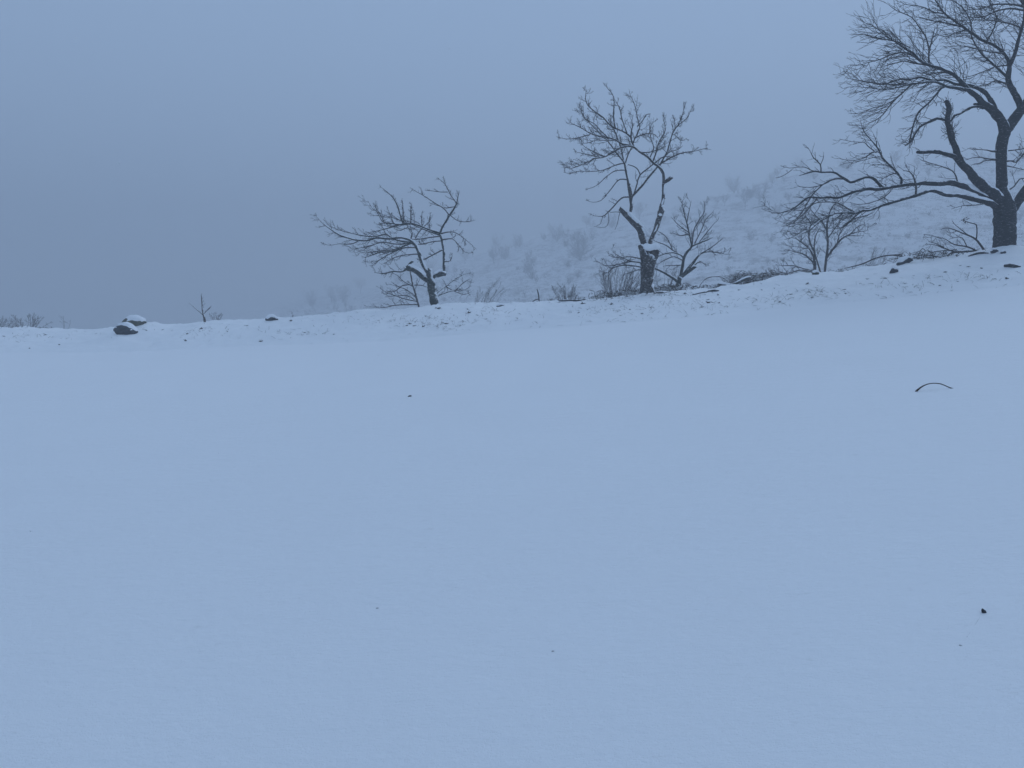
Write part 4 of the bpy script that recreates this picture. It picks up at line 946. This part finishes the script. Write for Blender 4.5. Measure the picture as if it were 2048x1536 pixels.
stone('stone', 'small dark stone with a white notch of snow, just below the higher dark stone', 1789, 546, 15, 12, M['dark_rock'], 7.7, cap=0.42, capshift=0.16, sink=0.45)
stone('stone', 'dark stone beside the end of the arching bramble', 1818, 514, 18, 7, M['dark_rock'], 8.7, cap=0.3)
stone('stone', 'dark stone in the snow left of the stick by the big trunk', 1990, 508, 15, 8, M['dark_rock'], 9.1, cap=0.3)
stone('stone', 'small dark stone in the snow under the left side of the big trunk', 2008, 508, 11, 6, M['dark_rock'], 3.6, cap=0.3)
stone('stone', 'flat stone on the crest at the foot of the many stemmed tree', 1632, 549, 14, 7, M['rock'], 3.1, cap=0.4)
stone('stone', 'dark flat stone at the foot of the slim forked tree', 1372, 579, 14, 6, M['dark_rock'], 5.9, cap=0.4)
stone('stone', 'dark bump in the middle of the crest right of the low slanting bush', 1001, 613, 16, 6, M['dark_rock'], 9.9, cap=0.6, sink=0.6)

# clods and dead leaves that show dark through the bank snow
clods = [(293, 662, 9), (324, 660, 5), (403, 658, 9), (374, 669, 6), (372, 683, 8), (419, 663, 6), (455, 664, 6), (582, 642, 7), (610, 666, 8), (668, 669, 7), (522, 683, 9), (581, 676, 5), (494, 652, 6),
         (821, 648, 8), (829, 652, 6), (814, 652, 7), (846, 645, 7), (848, 653, 8), (852, 633, 6), (877, 618, 8), (893, 648, 8), (875, 653, 5), (913, 653, 7), (920, 651, 4), (936, 619, 9), (938, 626, 7), (881, 617, 6), (908, 631, 6),
         (955, 631, 8), (895, 649, 6), (904, 620, 5), (973, 639, 5), (1011, 648, 7), (1165, 608, 9), (1222, 609, 10), (1157, 626, 7), (1242, 631, 6), (1302, 615, 6), (1260, 620, 8), (1285, 628, 5), (1370, 588, 8), (1416, 600, 6),
         (1428, 600, 6), (1418, 606, 9), (1438, 607, 5), (1405, 616, 7), (1437, 591, 8), (1478, 581, 8), (1525, 581, 8), (1550, 577, 6), (1582, 589, 6), (1560, 605, 8), (1614, 568, 11), (1625, 596, 7), (1690, 580, 7), (1692, 588, 6),
         (1671, 588, 5), (1736, 559, 5), (1770, 558, 7), (1811, 569, 7), (1830, 553, 5), (1892, 545, 8), (1917, 564, 7), (1938, 535, 9), (1922, 532, 6), (1965, 537, 9), (1881, 572, 6), (2016, 558, 8), (1993, 560, 6), (1255, 594, 7),
         (92, 670, 6), (118, 690, 5), (58, 698, 6), (88, 671, 5), (8, 673, 6)]
cl_mesh = []
for q in range(8):
    V, Fc = rock_mesh((0.34, 0.30, 0.11), 20 + q * 3.3)
    V = V[:, :] + rng.normal(size=V.shape) * 0.015
    Vs = [V]; Fs = [Fc.tolist()]; off = len(V)
    for k_ in range(4):                                    # bits of stalk and curled leaf in the clod
        c0 = rng.normal(size=3) * np.array([0.3, 0.2, 0.03]); d = unit(rng.normal(size=3) * np.array([1, 0.7, 0.35]))
        t_ = np.linspace(-1, 1, 4)[:, None]; P_ = c0 + d * t_ * rng.uniform(0.15, 0.5) + np.array([0, 0, 0.1]) * (1 - t_ * t_)
        v_, f_, _ = tubes(P_[None], np.full((1, 4), rng.uniform(0.02, 0.05)), 3, False)
        Vs.append(v_); Fs.append((f_ + off).tolist()); off += len(v_)
    for k_ in range(3):
        c0 = rng.normal(size=3) * np.array([0.35, 0.25, 0.04]) + np.array([0, 0, 0.05]); a = unit(rng.normal(size=3)); b = unit(np.cross(a, rng.normal(size=3))); L = rng.uniform(0.12, 0.3)
        Vs.append(np.array([c0 - a * L, c0 + b * L * .4, c0 + a * L, c0 - b * L * .4])); Fs.append([[off, off + 1, off + 2, off + 3]]); off += 4
    me = bpy.data.meshes.new('clod'); me.from_pydata([tuple(v) for v in np.vstack(Vs)], [], [tuple(f) for g in Fs for f in g]); me.materials.append(M['leaf']); cl_mesh.append(me)
for i, (px, py, w) in enumerate(clods):
    c = on_bank(px, py)
    o = bpy.data.objects.new('clod', cl_mesh[i % 8]); COL.objects.link(o)
    s = w * c[1] / F * 1.2 * rng.uniform(0.65, 1.3)
    o.location = (c[0], c[1] + 0.02, c[2] + s * 0.02); o.scale = (s * rng.uniform(0.9, 1.3), s * 0.9, s * rng.uniform(0.5, 1.0)); o.rotation_euler = (rng.uniform(-.2, .5), rng.uniform(-.4, .4), rng.uniform(0, 6.28))
    where = [(200, 'at the far left end of the bank'), (480, 'on the bank between the boulders and the cut sapling'), (760, 'on the bare stretch of bank left of the leaning tree'), (1030, 'on the bank below the leaning tree'),
             (1330, 'on the bank below the lopped tree'), (1530, 'on the bank below the snow covered log'), (1720, 'on the bank below the many stemmed tree'), (3000, 'on the bank below the big tree')]
    w_ = [t for lim, t in where if px < lim][0]
    tag(o, 'small dark clod of earth ' + w_, 'clod', 'dark clods ' + w_)

# dry grass stubble on the bank: nobody could count it
def stubble():
    patches = [(840, 645, 70, 14, 60), (900, 650, 60, 14, 50), (980, 625, 60, 10, 40), (1170, 622, 90, 12, 50), (1290, 618, 80, 14, 60), (1400, 612, 70, 12, 50), (1540, 600, 70, 12, 45), (1640, 588, 60, 12, 45), (1790, 572, 90, 8, 40),
               (1930, 556, 120, 10, 60), (600, 668, 90, 12, 30), (410, 662, 50, 12, 30), (60, 675, 80, 12, 30), (750, 640, 90, 14, 25), (1500, 590, 500, 22, 130), (1000, 640, 500, 20, 110), (450, 665, 400, 16, 60), (1205, 597, 70, 6, 50), (1340, 590, 60, 5, 40)]
    P, R = [], []
    for px, py, sx, sy, n in patches:
        for _ in range(int(n * 1.7)):
            x, y = px + rng.normal() * sx * 0.5, py + rng.normal() * sy * 0.5
            cy, fy = np.interp(x, [a for a, _ in crest_px], [b for _, b in crest_px]), np.interp(x, [a for a, _ in foot_px], [b for _, b in foot_px])
            y = min(max(y, cy + 2), fy - 1)
            c = on_bank(x, y); L = rng.uniform(0.05, 0.24)
            d = unit(np.array([rng.normal() * 1.2, rng.normal() * 0.6, abs(rng.normal()) * 0.5 + 0.15]))
            for j in range(rng.integers(1, 3)):
                d2 = unit(d + rng.normal(size=3) * 0.25); t = np.linspace(0, 1, 4)[:, None]
                P.append(c - np.array([0, 0, 0.02]) + d2 * L * t + np.array([0, 0, -1]) * t * t * L * 0.3); R.append(np.linspace(1, 0.4, 4) * rng.uniform(0.002, 0.0045))
    o = link_tubes('dry_grass', np.array(P), np.array(R), M['straw'], None, sides=3)
    tag(o, 'thin dry grass stubble poking through the snow of the bank', 'grass', kind='stuff')
stubble()

# ------------------------------------------------------------------ single things in the open snow
def field_point(px, py): return on_bank(px, py)
a, b = field_point(1831, 784), field_point(1907, 776)
Yr = (a[1] + b[1]) / 2
rp = [(1829, 787, 2.6), (1834, 781, 2.4), (1840, 776, 1.9), (1848, 771, 1.5), (1858, 767.5, 1.2), (1870, 766.5, 1.2), (1882, 768, 1.2), (1892, 772, 1.2), (1900, 775.5, 1.3), (1909, 777.5, 1.0)]
W = np.array([at(x, y, a[1] + (b[1] - a[1]) * i / 9.0 - 0.01) for i, (x, y, _) in enumerate(rp)]); Rw = np.array([r * Yr / F * 0.85 for *_, r in rp])
Pq, Rq = spline(W, Rw, 0.02)
o = link_tubes('bent_stem', Pq[None], Rq[None], M['reed'], None, sides=7, close=True)
tag(o, 'thin brown stem bent into a low arch out of the open snow at right', 'stem')

st_p = [field_point(x, y) for x, y in ((1962, 1236), (1955, 1250), (1944, 1262), (1934, 1276), (1924, 1287))]
Pq, Rq = spline(np.array(st_p) + np.array([0, 0, -0.0016]), np.array([0.0012, 0.002, 0.0012, 0.002, 0.0012]), 0.01)
o = link_tubes('buried_stem', Pq[None], Rq[None], M['pale_crumb'], None, sides=5, close=True, lump=0.5)
tag(o, 'frosted thin stem almost buried in the snow, trailing down left from the black pebble', 'stem')
def speck(px, py, w, h, label, m, rot=0.0, name='twig_tip', cat='twig', seedv=1.0, tall=1.0):
    c = field_point(px, py); s = c[1] / F
    V, Fc = rock_mesh((w * s * 0.5, w * s * 0.35, h * s * 0.5 * tall), seedv)
    ct, st_ = math.cos(rot), math.sin(rot); V = V @ np.array([[ct, 0, st_], [0, 1, 0], [-st_, 0, ct]])
    o = link_mesh(name, V, Fc, m); o.location = (c[0], c[1], c[2] + h * s * 0.15)
    tag(o, label, cat)
speck(1967, 1226, 9, 15, 'small black pebble sunk in the open snow near the bottom right corner', M['dark_rock'], 0.5, 'pebble', 'pebble', 3.0)
speck(819, 794, 9, 3.5, 'tiny dark leaf tip lying alone in the open snow left of the middle', M['leaf'], 0.35, 'leaf_tip', 'leaf', 5.0)
speck(1921, 1291, 7, 3, 'faint dark crumb half buried below the black pebble', M['pale_crumb'], 0.0, 'crumb', 'crumb', 6.0, 0.8)
speck(755, 1219, 7, 2.6, 'faint dark crumb half buried in the snow at lower left of centre', M['pale_crumb'], 0.0, 'crumb', 'crumb', 7.0, 0.8)
speck(1105, 1312, 7, 3, 'faint dark crumb half buried in the snow at bottom centre', M['pale_crumb'], 0.3, 'crumb', 'crumb', 8.0, 0.8)

# ------------------------------------------------------------------ bare trees on the far hillside, fading into the haze
def far_tree_mesh(seed, stems=1, spread=0.5):
    global rng
    keep = rng; rng = np.random.default_rng(seed)
    n = 6 * stems
    t = np.linspace(0, 1, 7)[None, :, None]
    b0 = np.array([[0, 0, -0.05]]) * np.ones((n, 1)); az = rng.uniform(0, 6.28, n); sp = rng.uniform(0.1, spread, n)
    fork = np.array([0, 0, 0.22 if stems == 1 else 0.0]); tip = np.stack([np.cos(az) * sp, np.sin(az) * sp, rng.uniform(0.7, 1.0, n)], 1)
    P = (1 - t) ** 2 * fork + 2 * t * (1 - t) * (fork + tip * np.array([0.75, 0.75, 0.35])[None])[:, None, :] + t * t * tip[:, None, :]
    R = np.linspace(1, 0.25, 7)[None, :] * 0.009 * np.ones((n, 1))
    A, RA = sprout(P, R, 11, 0.34, (35, 75), 0.2, 0.4, 0.10, r0=0.005, K=5, flat=1)
    B, RB = sprout(A, RA, 9, 0.17, (30, 60), 0.3, 0.5, 0.15, r0=0.004, K=4, flat=1)
    tr = np.array([[[0, 0, -0.1], [0, 0, 0.1], [0, 0, 0.26]]]); trr = np.array([[0.026, 0.022, 0.016]])
    Vs, Fs, off = [], [], 0
    for p, r in ((tr, trr), (P, R), (A, np.maximum(RA, .0028)), (B, np.maximum(RB, .0020))):
        v, f, _ = tubes(p, r, 3, False); Vs.append(v); Fs.append(f + off); off += len(v)
    rng = keep
    o = link_mesh('far_tree', np.vstack(Vs), np.vstack(Fs), M['twig'])
    return o
far_kinds = [far_tree_mesh(100 + i, 1 if i < 3 else 2, 0.38 if i < 3 else 0.6) for i in range(5)]
first_used = set()
def far_tree(px, py, hpx, kind, label, group=None, cat='tree', name='bare_tree'):
    p = hit(px, py, lambda x, y: hill_z(x, y, True), 60, 480, 1.0)
    src = far_kinds[kind]
    if kind in first_used: o = src.copy(); COL.objects.link(o)
    else: o = src; first_used.add(kind)
    o.name = name
    s = hpx * p[1] / F
    o.location = p; o.scale = (s * rng.uniform(0.85, 1.2), s, s); o.rotation_euler = (0, 0, rng.uniform(0, 6.28))
    tag(o, label, cat, group)
far_tree(1160, 522, 62, 3, 'widest hazy bush like tree on the far hillside, left of the lopped tree')
far_tree(1490, 418, 42, 0, 'hazy tree on the far ridge left of the big tree\'s longest limb')
far_tree(1518, 412, 46, 1, 'second hazy tree on the far ridge, nearest the tip of the big tree\'s limb')
far_tree(1058, 545, 26, 4, 'small round hazy bush on the hillside between the leaning and the lopped tree')
far_tree(1064, 560, 22, 3, 'lowest small hazy bush on the hillside between the leaning and the lopped tree')
far_tree(988, 530, 34, 2, 'hazy tree on the far slope straight above the broken stalk\'s left')
rv = random.Random(5)
for i in range(140):
    px = rv.uniform(620, 2100)
    top = float(np.interp(px, [k[0] for k in ridge_keys], [k[1] for k in ridge_keys])); bot = float(np.interp(px, [a for a, _ in crest_px], [b for _, b in crest_px]))
    py = top + 3 + (bot - top) * rv.random() ** 1.5 * 0.95
    if px < 850: w_ = 'on the lowest part of the far hill, left of the leaning tree'
    elif px < 1280: w_ = 'on the far hill between the leaning and the lopped tree'
    elif px < 1560: w_ = 'on the far hill right of the lopped tree'
    else: w_ = 'on the far hill behind the big tree'
    far_tree(px, py, rv.uniform(12, 28) * (1.2 if py < top + 25 else 0.7), rv.randrange(5), 'faint bare tree ' + w_, 'faint bare trees ' + w_)
for k in range(5):
    if k not in first_used: bpy.data.objects.remove(far_kinds[k])

# scrub on the far hillside: one mass
def far_scrub():
    n = 3600
    P, R = [], []
    for i in range(n):
        px = rv.uniform(560, 2200)
        top = float(np.interp(px, [k[0] for k in ridge_keys], [k[1] for k in ridge_keys])); bot = float(np.interp(px, [a for a, _ in crest_px], [b for _, b in crest_px]))
        p = hit(px, top + (bot - top) * rv.random(), lambda x, y: hill_z(x, y, True), 60, 480, 2.0)
        w = rv.uniform(0.35, 1.0) * (1.8 if rv.random() < 0.12 else 1)
        for j in range(7):
            d = unit(np.array([rv.gauss(0, 1), rv.gauss(0, 1), abs(rv.gauss(0, 0.6)) + 0.25])); c = p + np.array([rv.gauss(0, w * 0.6), rv.gauss(0, w * 0.6), 0])
            P.append([c, c + d * w * 0.4, c + d * w * 0.8 + np.array([0, 0, 0.1])]); R.append([0.022, 0.018, 0.008])
    o = link_tubes('hillside_scrub', np.array(P), np.array(R), M['twig'], None, sides=3)
    tag(o, 'low scrub scattered over the snowy far hillside', 'scrub', kind='stuff')
far_scrub()

# ------------------------------------------------------------------ falling snow
def flakes():
    n = 2600
    d = 2.0 + 19 * rng.random(n) ** 0.6
    u = rng.uniform(-0.85, 0.85, n); v = rng.uniform(-0.45, 0.55, n)
    c, s = math.cos(PITCH), math.sin(PITCH)
    X = u * d; Zp = CAM[2] + v * d
    keep = np.array([z > ground_z(x, y, False) + 0.1 for x, y, z in zip(X, d, Zp)])
    C = np.stack([X, d, Zp], 1)[keep]; n = len(C)
    r = rng.uniform(0.0018, 0.0042, n)[:, None]
    off = unit(rng.normal(size=(n, 4, 3)))
    V = (C[:, None, :] + off * r[:, None]).reshape(-1, 3)
    i = np.arange(n)[:, None] * 4
    Fc = np.concatenate([i + np.array([[0, 1, 2]]), i + np.array([[0, 2, 3]]), i + np.array([[0, 3, 1]]), i + np.array([[1, 3, 2]])])
    o = link_mesh('falling_snow', V, Fc, M['snow'], None, smooth=False)
    tag(o, 'fine snowflakes drifting in the air before the trees', 'snowflakes', kind='stuff')
flakes()

# ------------------------------------------------------------------ the haze
def haze():
    x0, x1, y0, y1, z0, z1 = -500, 500, -60, 502, -29, 62
    V = [(x, y, z) for z in (z0, z1) for y in (y0, y1) for x in (x0, x1)]
    Fc = [(0, 2, 3, 1), (4, 5, 7, 6), (0, 1, 5, 4), (2, 6, 7, 3), (0, 4, 6, 2), (1, 3, 7, 5)]
    m = bpy.data.materials.new('snowy_air'); m.use_nodes = True
    ns, ls = m.node_tree.nodes, m.node_tree.links; ns.clear()
    out = ns.new('ShaderNodeOutputMaterial'); pv = ns.new('ShaderNodeVolumePrincipled')
    pv.inputs['Color'].default_value = (0.685, 0.70, 0.725, 1)
    pv.inputs['Density'].default_value = HAZE
    pv.inputs['Density Attribute'].default_value = ''
    pv.inputs['Anisotropy'].default_value = 0.25
    ls.new(pv.outputs[0], out.inputs['Volume'])
    m.cycles.homogeneous_volume = True
    o = link_mesh('haze', V, Fc, m, None, smooth=False); o['kind'] = 'stuff'
HAZE = 0.0066
haze()
